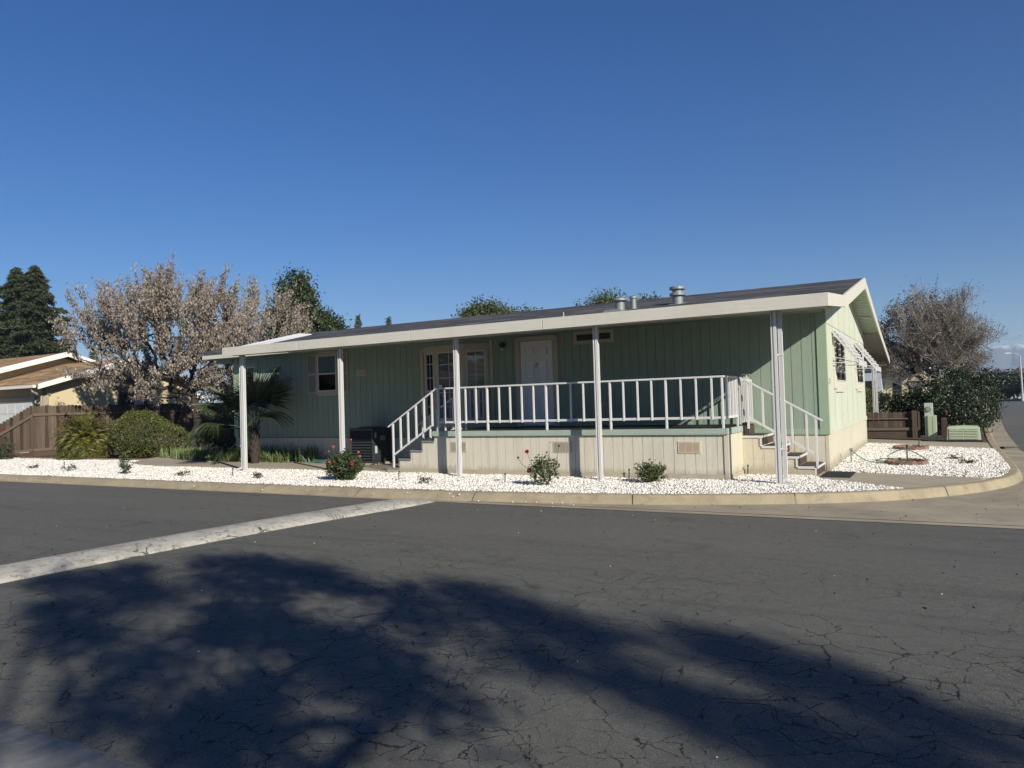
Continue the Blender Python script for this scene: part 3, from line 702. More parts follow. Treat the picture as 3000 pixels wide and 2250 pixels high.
# roof vents
def vent(x, y, r, h, caps, name='roof_vent'):
    z = roofz(y)
    p = [(r, -.1), (r, h*.9)]
    v = MB().lathe((x,y,z), [(r*1.0,-.1),(r*1.0,.06),(r,.06),(r,h)], 20)
    for zc, rc, th in caps:
        v.lathe((x,y,z), [(r*.98,zc-th*.55),(rc*.97,zc-th*.5),(rc,zc-th*.5),(rc,zc+th*.35),(rc*.92,zc+th*.5),(rc*.3,zc+th*.62)], 22)
    v.prism([(y-r*1.5,roofz(y-r*1.5)+.006),(y+r*1.5,roofz(y+r*1.5)+.006),(y+r*1.5,roofz(y+r*1.5)-.02),(y-r*1.5,roofz(y-r*1.5)-.02)],0,x-r*1.5,x+r*1.5)
    return v.build(name, M['galv'], rf, smooth=False, bevel=0)
vent(-4.76, 1.15, .115, .25, [(.25,.19,.06)])
vent(-4.43, 1.2, .070, .27, [(.27,.095,.06)])
vent(-3.42, 1.5, .125, .37, [(.22,.19,.06),(.37,.19,.065)])
vb = MB(); zb = roofz(.35)
vb.prism([(-4.80,zb-.1),(-4.33,zb-.1),(-4.33,zb+.03),(-4.42,zb+.065),(-4.74,zb+.055),(-4.80,zb+.02)], 1, .12, .6)
vb.build('roof_vent', M['galv'], rf, bevel=.01)
MB().tube([(-5.98,.5,roofz(.5)-.02),(-5.98,.5,roofz(.5)+.12)], .022, 8).build('roof_vent', M['galv'], rf)
# fascias along the eave and rake boards
MB().box(X0, .2, -.49, -.45, 3.17, 3.285).build('fascia', M['fascia'], H)
def rake(x0, x1, ya, yb, t0, t1, m, name='rake_board'):
    f = lambda y: roofz(y) if y <= RID else roofz(2*RID-y)
    return MB().prism([(ya, f(ya)+t0),(yb, f(yb)+t0),(yb, f(yb)-t1),(ya, f(ya)-t1)], 0, x0, x1).build(name, m, H)
rake(X1-.03, X1+.01, -.47, RID, .022, .24, M['gable'])
# rear slope continues as carport roof to Y=13.5
MB().prism([(RID, roofz(RID)+.022),(9.25, roofz(2*RID-9.25)+.022),(13.5, 2.70),(13.5, 2.50),(9.25, roofz(2*RID-9.25)-.20),(RID, roofz(RID)-.24)], 0, X1-.03, X1+.01).build('rake_board', M['gable'], H)
rake(X0, X0+.02, -.46, RID, -.11, .24, M['gable'])
MB().prism([(RID, roofz(RID)+.022),(9.3, roofz(2*RID-9.3)+.022),(9.3, roofz(2*RID-9.3)-.20),(RID, roofz(RID)-.2)], 0, X0, X0+.03).build('rake_board', M['gable'], H)
# gable soffits: lapped boards under the overhang
sf = MB()
def soff(ya, yb, X0_, X1_, m=None):
    k = int(abs(yb-ya)/.15); 
    for i in range(k):
        a = ya+(yb-ya)*i/k; b = ya+(yb-ya)*(i+1)/k; f = lambda y: (roofz(y) if y <= RID else roofz(2*RID-y))
        sf.prism([(a, f(a)-.10),(b, f(b)-.085),(b, f(b)-.10),(a, f(a)-.118)], 0, X0_, X1_)
soff(-.44, RID, .0, X1-.03); soff(RID, 9.0, .0, X1-.03)
so = sf.build('soffit', M['soffit'], H)
MB().box(.12,.30, 7.15,7.45, roofz(2*RID-7.3)-.135, roofz(2*RID-7.3)-.10).build('soffit_vent', M['white_metal'], so)
MB().box(XL-.70, XL, -.10, 9, 3.05, 3.16).build('soffit', M['green'], H)
MB().box(X0+.03, 0, -.445, .0, 3.16, 3.18).build('soffit', M['green'], H)
# --- front patio cover
PY = -3.0
cv = MB().prism([(PY, 3.13),(-.2, 3.40),(-.2, 3.36),(PY, 3.09)], 0, -13.9, .38).build('patio_cover', M['corrugated'], H)
FS = [-13.97,-11.35,-7.97,-4.76,.40]
for a, b in zip(FS[:-1], FS[1:]):
    MB().box(a+.006, b-.006 if b != .40 else .44, PY-.04, PY, 2.95, 3.168).build('fascia', M['fascia'], cv, bevel=.004)
MB().prism([(PY, 3.168),(-.47, 3.40),(-.47, 3.18),(PY, 2.955)], 0, .40, .44).build('fascia', M['gable'], cv)
MB().prism([(PY, 3.17),(-.47, 3.37),(-.47, 3.18),(PY, 2.955)], 0, -13.97, -13.93).build('fascia', M['fascia'], cv)
for y in (-2.74,): MB().box(-13.9, .38, y-.03, y+.03, 2.965, 3.08).build('header_beam', M['corrugated'], cv)
rb = MB()
for x in np.arange(-13.85, .35, .2032): rb.prism([(PY+.01, 3.082),(-.22, 3.345),(-.22, 3.33),(PY+.01, 3.067)], 0, x, x+.03)
rb.build('pan_rib', M['corrugated'], cv)
# posts: two-piece white channel posts
def post(x, y, z1=2.965, wd=.088, z0=0, down=False, side=-1, nm='post'):
    p = MB(); h = wd/2
    g0, g1, dg = x-h*.55, x-h*.02, .03
    k0, k1 = y-h*.25, y+h*.25
    p.prism([(x-h,y-h),(g0,y-h),(g0,y-h+dg),(g1,y-h+dg),(g1,y-h),(x+h,y-h),(x+h,k0),(x+h-dg,k0),(x+h-dg,k1),(x+h,k1),(x+h,y+h),(x-h,y+h)], 2, z0, z1)
    o = p.build(nm, M['white_metal'], H)
    if down:
        d = MB(); xx = x + side*(h+.052); yy = y+.02; n = 7
        poly = []
        for i in range(n):   # corrugated downspout section
            u0 = -.033+.066*i/n; u1 = -.033+.066*(i+1)/n; um = (u0+u1)/2
            poly += [(xx+u0, yy-.028), (xx+um, yy-.022)]
        poly += [(xx+.033, yy-.028)]
        for i in range(5):
            v0 = -.028+.056*i/5; poly += [(xx+.033, yy+v0), (xx+.028, yy+v0+.0056)]
        poly += [(xx+.033, yy+.028), (xx-.033, yy+.028)]
        d.prism(poly, 2, z0+.12, z1)
        d.bar((xx,yy,z0+.14),(xx+.01*side,yy-.02,z0+.07),.066,.056,(0,1,0)).bar((xx,yy-.01,z0+.085),(xx+.16*(1 if side>0 else -1),yy-.06,z0+.045),.062,.05)
        dd = d.build('downspout', M['white_metal'], H)
        for zs in (.63+z0, 2.2): MB().box(xx-.065,xx+.04,yy-.034,yy+.03,zs,zs+.03).build('strap', M['white_metal'], dd)
    return o
post(-13.545,-2.75, down=True, side=-1); post(-10.25,-2.75); post(-6.99,-2.75, wd=.09); post(-3.76,-2.75, wd=.09); post(-.475,-2.75, wd=.09, down=True, side=1, z0=-.03)
# --- rear carport cover and posts
rc = MB().prism([(9.2, roofz(2*RID-9.2)-.02),(13.5,2.66),(13.5,2.62),(9.2, roofz(2*RID-9.2)-.07)], 0, -16.5, X1-.03)
for x in np.arange(-6, .3, .15): rc.prism([(9.2, roofz(2*RID-9.2)-.07),(13.45,2.62),(13.45,2.595),(9.2, roofz(2*RID-9.2)-.095)], 0, x, x+.03)
rc.build('rear_cover', M['corrugated'], H)
MB().box(-16.5, X1, 13.46, 13.5, 2.50, 2.70).box(-16, .1, 11.95, 12.05, 2.50, 2.62).build('fascia', M['gable'], H)
post(.0,12.0, z1=2.52, wd=.07, down=True, side=1); post(-3.6,12.0, z1=2.52, wd=.07)
# --- windows
def window(parent, plane, face, a0, a1, z0, z1, trim=.10, proj=.03, cols=1, rows=2, blinds=True, sash=.03, curtain=False, ears=0, tm='cream_trim', split=None, name='window', out=-1, grid=None):
    """plane 'x': window on a wall lying along X at y=face facing out(-1); 'y': on x=face facing +1"""
    def bx(mb, u0, u1, d0, d1, w0, w1):
        if plane == 'x': mb.box(u0, u1, face+out*d0, face+out*d1, w0, w1)
        else: mb.box(face+out*d0, face+out*d1, u0, u1, w0, w1)
    W = MB(); bx(W, a0, a1, .002, .006, z0, z1); wn = W.build(name, M['dark'], parent)
    tr = MB(); t = trim
    if t > 0:
        bx(tr, a0-t, a0, 0, proj, z0-t, z1+t); bx(tr, a1, a1+t, 0, proj, z0-t, z1+t); bx(tr, a0, a1, 0, proj, z1, z1+t); bx(tr, a0, a1, 0, proj, z0-t, z0)
        if ears:
            bx(tr, a0+ears, a1-ears, 0, proj, z0-t-.07, z0-t)
        tr.build('frame', M[tm], wn, bevel=.004)
    fr = MB(); s = sash
    bx(fr, a0, a0+s, 0, proj+.012, z0, z1); bx(fr, a1-s, a1, 0, proj+.012, z0, z1); bx(fr, a0+s, a1-s, 0, proj+.012, z1-s, z1); bx(fr, a0+s, a1-s, 0, proj+.012, z0, z0+s)
    zs = split if split else []
    for zz in zs: bx(fr, a0+s, a1-s, .01, proj+.008, zz-.018, zz+.018)
    fr.build('sash', M['white_frame'], wn)
    if grid:
        gm = MB(); cs, rs = grid
        for c in cs: bx(gm, c-.006, c+.006, proj*.62, proj*.62+.006, z0+s, z1-s)
        for r in rs: bx(gm, a0+s, a1-s, proj*.62, proj*.62+.006, r-.006, r+.006)
        gm.build('muntin', M['white_frame'], wn)
    if blinds:
        bm = MB(); k = int((z1-z0)/.032)
        for i in range(k):
            zz = z0+s+i*.032
            if zz+.024 > z1-s: break
            bx(bm, a0+s+.003, a1-s-.003, .008, .012, zz, zz+.019)
        bm.build('blind', M['blind'], wn)
    if curtain:
        for (c0, c1) in curtain: cm = MB(); bx(cm, c0, c1, .008, .012, z0+s, z1-s); cm.build('curtain', M['curtain'], wn)
    g = MB(); bx(g, a0+s, a1-s, proj*.75, proj*.75+.003, z0+s, z1-s); g.build('pane', M['glass'], wn)
    return wn
# far left window, with green trim
window(H,'x',0,-16.86,-16.18,1.75,2.88,trim=.10,tm='green_trim',split=[2.32],grid=([-16.52],[2.6,2.32,2.05]),blinds=True)
# shuttered window
w2 = window(H,'x',0,-13.60,-12.89,2.03,3.06,trim=.045,split=[2.53],blinds=False)
MB().prism([(-13.64,3.105),(-12.85,3.105),(-12.85,3.15),(-12.92,3.19),(-13.57,3.19),(-13.64,3.15)],1,-.034,-.001).build('frame', M['cream_trim'], w2, bevel=.003)
MB().prism([(-13.64,1.985),(-12.85,1.985),(-12.85,1.94),(-12.92,1.90),(-13.57,1.90),(-13.64,1.94)],1,-.034,-.001).build('frame', M['cream_trim'], w2, bevel=.003)
for a, b in ((-14.02,-13.65),(-12.84,-12.47)):
    s = MB().box(a, a+.045, -.03, -.001, 1.97, 3.12).box(b-.045, b, -.03, -.001, 1.97, 3.12).box(a+.045, b-.045, -.03, -.001, 3.07, 3.12).box(a+.045, b-.045, -.03, -.001, 1.97, 2.02).box(a+.045,b-.045,-.03,-.001,2.50,2.56)
    z = 2.03
    while z < 3.06:
        if not (2.48 < z < 2.56): s.prism([(-.026,z),(-.006,z+.03),(-.001,z+.03),(-.001,z)],0,a+.045,b-.045)
        z += .036
    s.build('shutter', M['shutter'], H)
# small wall vent
v = MB().box(-12.16,-11.83,-.02,-.001,2.41,2.585).build('wall_vent', M['cream_trim'], H)
s = MB()
for i in range(6): s.box(-12.13,-11.86,-.026,-.0202,2.432+i*.023,2.444+i*.023)
s.build('louver', M['board'], v)
# bay window
BY = -.34
bay = MB().prism([(-9.86,0),(-9.27,BY),(-8.40,BY),(-7.84,0)],2,.96,1.12).build('bay_window', M['cream_trim'], H)
MB().prism([(-9.90,0),(-9.29,BY-.03),(-8.38,BY-.03),(-7.80,0)],2,2.93,3.05).build('header', M['cream_trim'], bay)
MB().prism([(-9.82,0),(-9.25,BY+.03),(-8.42,BY+.03),(-7.88,0)],2,.72,.96).build('bay_base', M['green'], bay)
MB().prism([(-9.86,0),(-9.27,BY),(-8.40,BY),(-7.84,0)],2,3.05,3.17).build('bay_base', M['green'], bay)
def angled_unit(p0, p1, z0, z1, splits, cols, rows):
    p0 = Vector((*p0,0)); p1 = Vector((*p1,0)); d = (p1-p0); Lw = d.length; d.normalize(); nrm = Vector((d.y,-d.x,0))
    def bx(mb, u0,u1,e0,e1,w0,w1):
        vs = []
        for w_ in (w0,w1):
            for (u,e) in ((u0,e0),(u1,e0),(u1,e1),(u0,e1)): q = p0+d*u+nrm*e; vs.append((q.x,q.y,w_))
        mb.add(vs, [(0,3,2,1),(4,5,6,7),(0,1,5,4),(1,2,6,5),(2,3,7,6),(3,0,4,7)])
    b = MB(); bx(b,.0,Lw,-.09,-.07,z0,z1); wn = b.build('window', M['dark'], H)
    f = MB(); t = .085
    bx(f,0,t,-.06,.012,z0,z1); bx(f,Lw-t,Lw,-.06,.012,z0,z1); bx(f,t,Lw-t,-.06,.012,z1-.05,z1); bx(f,t,Lw-t,-.06,.012,z0,z0+.05); f.build('frame', M['cream_trim'], wn, bevel=.003)
    s_ = MB(); s0, s1 = t, t+.028
    bx(s_,s0,s1,-.05,.004,z0+.05,z1-.05); bx(s_,Lw-s1,Lw-s0,-.05,.004,z0+.05,z1-.05); bx(s_,s1,Lw-s1,-.05,.004,z1-.08,z1-.05); bx(s_,s1,Lw-s1,-.05,.004,z0+.05,z0+.08)
    for q in splits: bx(s_,s1,Lw-s1,-.045,.002,q-.025,q+.025)
    s_.build('sash', M['white_frame'], wn)
    g = MB()
    for c in cols: bx(g, s1+(Lw-2*s1)*c-.010, s1+(Lw-2*s1)*c+.010, -.016,-.010, z0+.08, z1-.08)
    for r in rows: bx(g, s1, Lw-s1, -.016,-.010, r-.010, r+.010)
    g.build('muntin', M['white_frame'], wn)
    bl = MB(); z = z0+.09
    while z < z1-.1: bx(bl, s1+.004, Lw-s1-.004, -.058,-.054, z, z+.018); z += .031
    bl.build('blind', M['blind'], wn)
    p = MB(); bx(p,s1,Lw-s1,-.024,-.021,z0+.08,z1-.08); p.build('pane', M['glass'], wn); return wn
angled_unit((-9.84,0),(-9.27,BY),1.12,2.93,[1.90],[.5],[2.60,2.25,1.5])
cw = angled_unit((-9.27,BY),(-8.40,BY),1.12,2.93,[],[.5],[2.56,2.22,1.85,1.5])
angled_unit((-8.40,BY),(-7.86,0),1.12,2.93,[],[.5],[2.27,1.6])
MB().box(-9.13,-9.03,-.372,-.369,1.94,2.05).build('sticker', M['door'], cw)
MB().box(-7.80,-7.72,-.03,0,.96,3.12).build('frame', M['cream_trim'], bay); MB().box(-9.96,-9.86,-.03,0,.96,3.0).build('frame', M['cream_trim'], bay)
# front door
DX0, DX1, DZ = -6.919, -6.059, .985
dr = MB().box(DX0, DX1, -.03, -.001, DZ, DZ+2.03).build('door', M['door'], H)
pn = MB()
for (a, b) in ((DX0+.12, DX0+.385), (DX1-.385, DX1-.12)):
    for (c, d_) in ((DZ+1.68,DZ+1.88),(DZ+.86,DZ+1.58),(DZ+.16,DZ+.74)):
        pn.box(a,b,-.042,-.0305,c,c+.014).box(a,b,-.042,-.0305,d_-.014,d_).box(a,a+.014,-.042,-.0305,c,d_).box(b-.014,b,-.042,-.0305,c,d_)
        pn.prism([(a+.035,c+.035),(b-.035,c+.035),(b-.035,d_-.035),(a+.035,d_-.035)],1,-.045,-.0302)
pn.build('panel', M['door'], dr, bevel=.004)
def knob(x,y,z,m,s=1):
    pts = []; mb = MB(); prof=[(.03,0),(.03,.008),(.012,.012),(.012,.035),(.026,.045),(.028,.06),(.012,.07)]
    V=[];F=[];n=14
    for r,h in prof:
        for k in range(n): t=2*pi*k/n; V.append((x+r*s*math.cos(t), y-h*s, z+r*s*math.sin(t)))
    for i in range(len(prof)-1):
        for k in range(n): F.append((i*n+k,i*n+(k+1)%n,(i+1)*n+(k+1)%n,(i+1)*n+k))
    F.append(tuple((len(prof)-1)*n+k for k in range(n)))
    return mb.add(V,F)
knob(DX0+.07,-.03,DZ+.98,0).build('handle', M['black'], dr, smooth=True)
kn = MB().tube([( -6.49+.028*math.cos(t), -.045, DZ+1.42+.045*math.sin(t)) for t in np.linspace(0,2*pi,15)], .006, 6).box(-6.50,-6.48,-.045,-.031,DZ+1.45,DZ+1.50).build('knocker', M['galv'], dr)
df = MB().box(DX0-.15,DX0-.03,-.045,0,DZ-.03,DZ+2.05).box(DX1+.03,DX1+.15,-.045,0,DZ-.03,DZ+2.05)
df.prism([(DX0-.15,DZ+2.05),(DX1+.15,DZ+2.05),(DX1+.15,DZ+2.08),(DX1+.06,DZ+2.15),(DX0-.06,DZ+2.15),(DX0-.15,DZ+2.08)],1,-.045,0)
df.build('door_frame', M['cream_trim'], dr, bevel=.006)
MB().box(DX0-.03,DX0-.005,-.036,0,DZ-.02,DZ+2.04).box(DX1+.005,DX1+.03,-.036,0,DZ-.02,DZ+2.04).box(DX0-.03,DX1+.03,-.037,0,DZ+2.04,DZ+2.05).build('door_jamb', M['shutter'], dr)
# porch light
pl = MB().lathe((-7.40,-.10,2.90),[(.055,.0),(.062,.05),(.06,.10),(.03,.13)],14).box(-7.43,-7.37,-.10,-.001,2.97,3.03).build('porch_light', M['black'], H)
MB().lathe((-7.40,-.10,2.83),[(.02,-.005),(.045,.01),(.053,.04),(.05,.07)],14).build('lamp_shade', M['sticker'], pl, smooth=True)
# high horizontal window
window(H,'x',0,-5.42,-4.55,2.93,3.09,trim=.075,split=None,blinds=False,sash=.008)
# skirting vent near the palm
v = MB().box(-15.1,-14.69,-.014,.0,.42,.58).build('skirt_vent', M['skirt'], H)
s = MB()
for i in range(6): s.box(-15.07,-14.72,-.018,-.0142,.435+i*.023,.447+i*.023)
s.build('louver', M['cream_trim'], v)
# side wall windows with slatted awnings
def side_window(y0, y1, z0, z1):
    wn = window(H,'y',0,y0,y1,z0,z1,trim=.17,proj=.035,out=1,split=[],blinds=False,ears=.12,tm='gable',sash=.03,curtain=[(y0+.03,y0+.30),(y1-.45,y1-.03)])
    MB().box(.02,.052,(y0+y1)/2-.02,(y0+y1)/2+.02,z0,z1).build('sash', M['white_frame'], wn)
    return wn
side_window(1.30, 3.0, 1.80, 2.72); side_window(5.95, 7.62, 1.80, 2.72)
def awning(y0, y1, zt=2.86, zb=2.16, pr=.50):
    aw = MB(); n = 8
    for i in range(n):
        xa = .02+(pr-.02)*i/n; za = zt-(zt-zb)*i/n; dx = (pr-.02)/n*1.15; dz = .018
        aw.prism([(xa,za),(xa+dx,za-dz),(xa+dx,za-dz-.042),(xa+dx-.006,za-dz-.042),(xa+dx-.006,za-dz-.008),(xa,za-.008)],1,y0,y1)
    o = aw.build('awning', M['white_metal'], H)
    MB().box(pr+.0,pr+.012,y0,y1,zb-.06,zb+.03).build('valance', M['white_metal'], o)
    for y in (y0+.02,y1-.02): b = MB(); b.bar((.01,y,zt),(pr,y,zb),.03,.045).bar((.01,y,zb+.02),(pr,y,zb),.014,.014).bar((.01,y,zb+.14),(pr*.8,y,zb+.06),.014,.014).build('bracket', M['white_metal'], o)
    return o
awning(1.05, 2.95); awning(5.75, 7.75)
MB().box(0,.035,.27,.36,1.74,1.84).build('wall_outlet', M['cream_trim'], H)
# small outlet and cable near the AC unit
MB().box(-10.02,-9.93,-.06,-.002,1.12,1.27).build('disconnect_box', M['galv'], H)

# ================================================================== PORCH DECK WITH STEPS
D = empty('porch_deck', (-4.7,-1.2,0), 'raised cream porch deck with white railing and steps at both ends', 'porch deck')
DA, DB, DYF, DT = -7.92, -1.43, -2.33, .945
SP = .2032
profile_wall(DA, DB-.0, SP, 'x', DYF, -1, .12, DT-.10, thick=.03).build('skirt', M['skirt'], D, fix=False)
MB().box(DA, DB, DYF-.012, DYF+.02, -.03, .12).build('base_board', M['board'], D)
MB().box(DB-.03, DB, DYF+.03, -.02, .10, DT-.10).build('skirt', M['skirt_side'], D)
MB().box(DB-.03, DB+.014, DYF+.02, -1.16, -.03, .10).build('base_board', M['board'], D)
MB().box(DB-.06, DB+.02, DYF-.02, DYF+.03, .0, DT-.104).build('corner_post', M['skirt_side'], D)
MB().box(DA-.0, DA+.03, DYF+.03, -.02, .0, DT-.10).build('skirt', M['skirt'], D)
MB().box(DA-.025, DB-.02, DYF-.045, DYF-.005, DT-.10, DT+.012).build('rim', M['rim'], D, bevel=.004)
MB().box(DB-.018, DB+.022, DYF-.045, -1.17, DT-.10, DT+.012).build('rim', M['rim'], D, bevel=.004)
MB().box(DA, DB-.02, DYF+.0, -.01, DT-.06, DT+.004).build('floor', M['floor'], D)
for (a, b), o_ in (((-7.47,-7.06),0),((-4.95,-4.53),0),((-2.35,-1.92),1)):
    v = MB().box(a,b,DYF-.012,DYF,.50,.725).build('vent', M['cream_trim'] if not o_ else M['skirt_side'], D)
    if o_: tag(v, label='rust stained vent')
    s = MB(); n3 = 3
    for k in range(3):
        u0 = a+.02+(b-a-.04)*k/3+.006; u1 = a+.02+(b-a-.04)*(k+1)/3-.006
        for i in range(9): s.box(u0,u1,DYF-.016,DYF-.0122,.522+i*.021,.533+i*.021)
    s.build('louver', simple('vent_louver_%d' % o_, (.42,.33,.24) if o_ else (.27,.25,.20), .6, .25, 4, 30, dirt=(.45,.24,.14), dirt_amt=.6*o_), v)
# left steps (go down to the left), flush with the front
LZ = [.742,.530,.335,.125]; LX = [-8.25,-8.58,-8.91,-9.24]; LY0, LY1 = DYF, -1.15
xp = DA
for zt, xe in zip(LZ, LX):
    st = MB().box(xe, xp, LY0+.0, LY1, 0, zt-.03).build('step', M['skirt'], D)
    MB().box(xe-.012, xp, LY0-.012, LY1, zt-.03, zt).build('tread', M['step'], st)
    MB().box(xe-.015, xp-.004, LY0-.022, LY0-.012, zt-.035, zt+.006).box(xe-.022,xe-.012,LY0-.012,LY0-.003,zt-.21,zt+.004).build('edge_trim', M['galv'], st)
    xp = xe
gr = MB()
for k in range(1,7):
    x = DA - k*SP; top = [z for z, e in zip(LZ, LX) if x > e]; 
    if top: gr.box(x-.006,x+.006,LY0-.003,LY0-.0005,.13,top[0]-.03 if len(top)==1 else max(t for t in [LZ[i] for i in range(4) if x > LX[i] and (x < (DA if i==0 else LX[i-1]))] or [.2])-.035)
gr.build('groove_strip', M['cream_trim'], D)
MB().box(-9.26, DA, LY0-.014, LY0-.0, -.03, .12).build('base_board', M['board'], D)
# right steps (go down to the right)
RZ = [.760,.560,.365,.180]; RX = [-1.07,-.75,-.43,-.10]; RY0, RY1 = -1.15, -.05
xp = DB
for zt, xe in zip(RZ, RX):
    st = MB().box(xp+.002, xe, RY0, RY1, -.05, zt-.03).build('step', M['skirt_side'], D)
    MB().box(xp+.002, xe+.012, RY0-.004, RY1, zt-.03, zt).build('tread', M['step'], st)
    MB().box(xp-.0, xe+.014, RY0-.02, RY0-.0045, zt-.04, zt+.004).box(xe+.0125,xe+.022,RY0-.02,RY1,zt-.04,zt+.004).box(xe-.03,xe+.0,RY0-.0195,RY0-.006,zt-.2,zt-.04).build('edge_trim', M['white_metal'], st)
    MB().box(xe+.001, xe+.006, RY0+.02, RY1, zt-.18, zt-.042).build('riser', M['step'], st)
    xp = xe
rs = MB().box(DB+.001, DB+.006, RY0+.02, RY1, RZ[0]+.002, DT-.01).build('riser', M['step'], D)
gr = MB()
for k, x in enumerate(np.arange(DB+.2, -.12, SP)):
    zt = [RZ[i] for i in range(4) if (DB if i==0 else RX[i-1]) <= x <= RX[i]]
    if zt: gr.box(x-.006,x+.006,RY0-.003,RY0-.0005,.10,zt[0]-.045)
gr.build('groove_strip', M['cream_trim'], D)
MB().box(DB+.03, -.095, RY0-.016, RY0+.0, -.06, .115).build('base_board', M['board'], D)
# railings
RT, RBt = 1.885, 1.13     # top and bottom rails
def bal(mb, x, y, z0, z1, w=.036): mb.box(x-w/2,x+w/2,y-w/2,y+w/2,z0,z1)
BX = [-7.80,-7.63,-7.36,-7.07,-6.80,-6.52,-6.22,-5.95,-5.67,-5.39,-5.10,-4.83,-4.54,-4.26,-3.97,-3.69,-3.41,-3.12,-2.84,-2.56,-2.27,-1.98,-1.69,-1.50]
PST = {-7.80,-6.52,-5.10,-3.69,-2.56,-1.50}
ry = -2.30
fr_ = MB().box(-7.85,-1.46,ry-.03,ry+.03,RT,RT+.035).build('railing', M['white_metal'], D, bevel=.006)
MB().box(-7.80,-1.50,ry-.012,ry+.022,RBt,RBt+.045).build('bottom_rail', M['white_metal'], fr_)
for x in BX:
    MB().box(x-.017,x+.017,ry-.024,ry+.010 if x not in PST else ry+.03, (DT if x in PST else RBt-.012), RT).build('baluster', M['white_metal'], fr_, bevel=.003)
# side rail at the right edge, then the stair rail
sx = -1.48
sr = MB().box(sx-.025,sx+.025,-2.27,-1.26,RT,RT+.035).build('railing', M['white_metal'], D, bevel=.005)
MB().box(sx-.015,sx+.015,-2.27,-1.26,RBt,RBt+.045).build('bottom_rail', M['white_metal'], sr)
for y in (-2.06,-1.84,-1.62,-1.42,-1.27): MB().box(sx-.019,sx+.019,y-.02,y+.02, DT if y == -1.27 else RBt, RT).build('baluster', M['white_metal'], sr, bevel=.003)
def stair_rail(xa, za, xb, zb, y, xs, drop=.74):
    o = MB().bar((xa,y,za),(xb,y,zb),.045,.035).build('railing', M['white_metal'], D, bevel=.004)
    f = lambda x: za+(zb-za)*(x-xa)/(xb-xa)
    MB().bar((xs[0][0],y,f(xs[0][0])-drop),(xs[-1][0],y,f(xs[-1][0])-drop),.03,.045).build('bottom_rail', M['white_metal'], o)
    for x, gd in xs:
        MB().box(x-.019,x+.019,y-.02,y+.02, gd if gd is not None else f(x)-drop-.02, f(x)-.01).build('baluster', M['white_metal'], o, bevel=.003)
    return o
stair_rail(-1.44,1.90,.04,1.03,-1.17,[(-1.30,.90),(-1.02,None),(-.76,None),(-.50,None),(-.24,None),(-.08,.175)],.70)
stair_rail(-7.86,1.90,-9.24,1.06,ry,[(-7.98,None),(-8.20,None),(-8.43,None),(-8.66,None),(-8.88,None),(-9.10,.125)],.74)
stair_rail(-7.86,1.90,-9.24,1.06,-1.14,[(-7.98,.72),(-8.20,None),(-8.43,None),(-8.66,None),(-8.88,None),(-9.10,.125)],.74)
l2 = MB().box(-7.885,-7.835,-1.14,-.03,RT,RT+.035).build('railing', M['white_metal'], D, bevel=.004)
MB().box(-7.875,-7.845,-1.14,-.03,RBt,RBt+.045).build('bottom_rail', M['white_metal'], l2)
for y in (-1.10,-.9,-.7,-.5,-.3,-.1): MB().box(-7.88,-7.84,y-.018,y+.018,DT if y in (-1.10,-.1) else RBt,RT).build('baluster', M['white_metal'], l2)
# white gate across the top of the right steps
gt = MB(); 
for y in (-1.10,-.10): gt.box(-1.475,-1.435,y-.02,y+.02,DT+.03,1.87)
for z in (1.03,1.85): gt.box(-1.47,-1.44,-1.08,-.12,z-.02,z+.02)
gt = gt.build('gate', M['white_metal'], D, bevel=.003)
for y in (-.96,-.82,-.68,-.54,-.40,-.26): MB().box(-1.465,-1.445,y-.012,y+.012,1.05,1.83).build('baluster', M['white_metal'], gt)
wire = MB(); pts = []
for k in range(70): t = k*.42; pts.append((-1.46+.035*math.sin(t*1.3), -.75+.42*(k/70)+.11*math.cos(t), 1.93+.05*math.sin(t)+.015*math.sin(3*t)))
wire.tube(pts, .008, 6); w_ = wire.build('wire_coil', M['white_frame'], smooth=True); tag(w_, 'tangled coil of white wire lying on top of the porch gate', 'wire coil')

# ================================================================== THINGS AROUND THE HOUSE
# air conditioner
A = empty('air_conditioner', (-11.3,-.4,0), 'black air conditioner unit with louvred side beside the porch steps', 'air conditioner')
ax0, ax1, ay0, ay1, az = -11.72, -10.93, -.86, -.10, .99
MB().box(ax0-.05, ax1+.05, ay0-.05, ay1+.05, .0, .08).build('base', M['walk'], A)
MB().box(ax0+.03, ax1-.03, ay0+.03, ay1-.03, .08, az-.06).build('coil', M['dark'], A)
b = MB().box(ax0, ax1, ay0, ay1, az-.07, az).box(ax0, ax1, ay0, ay1, .08, .13)
for (x, y) in ((ax0,ay0),(ax1-.05,ay0),(ax0,ay1-.05),(ax1-.05,ay1-.05)): b.box(x, x+.05, y, y+.05, .13, az-.07)
b.build('body', M['ac'], A, bevel=.012)
b = MB(); z = .17
while z < az-.1: b.prism([(ay0+.004,z),(ay0+.03,z+.035),(ay0+.034,z+.035),(ay0+.012,z)],0,ax0+.05,ax1-.05); z += .072
b.build('louver', M['ac'], A)
MB().box(ax1-.045, ax1+.004, ay0+.02, ay1-.02, .13, az-.07).build('side_panel', M['ac'], A, bevel=.006)
bd = MB().prism([(ay0+.11+.045*math.cos(t), .80+.085*math.sin(t)) for t in np.linspace(0,2*pi,17)[:-1]], 0, ax1+.004, ax1+.008).build('badge', M['sticker'], A)
MB().box(ax1+.004, ax1+.007, ay0+.08, ay0+.17, .33, .52).build('sticker', M['sticker'], A)
MB().box(ax1+.004, ax1+.007, ay0+.30, ay0+.50, .66, .78).build('sticker', M['galv'], A)
b = MB().lathe(((ax0+ax1)/2,(ay0+ay1)/2,az-.005),[(.33,0),(.33,.02),(.31,.03),(.1,.045)],20).build('fan_guard', M['ac'], A)

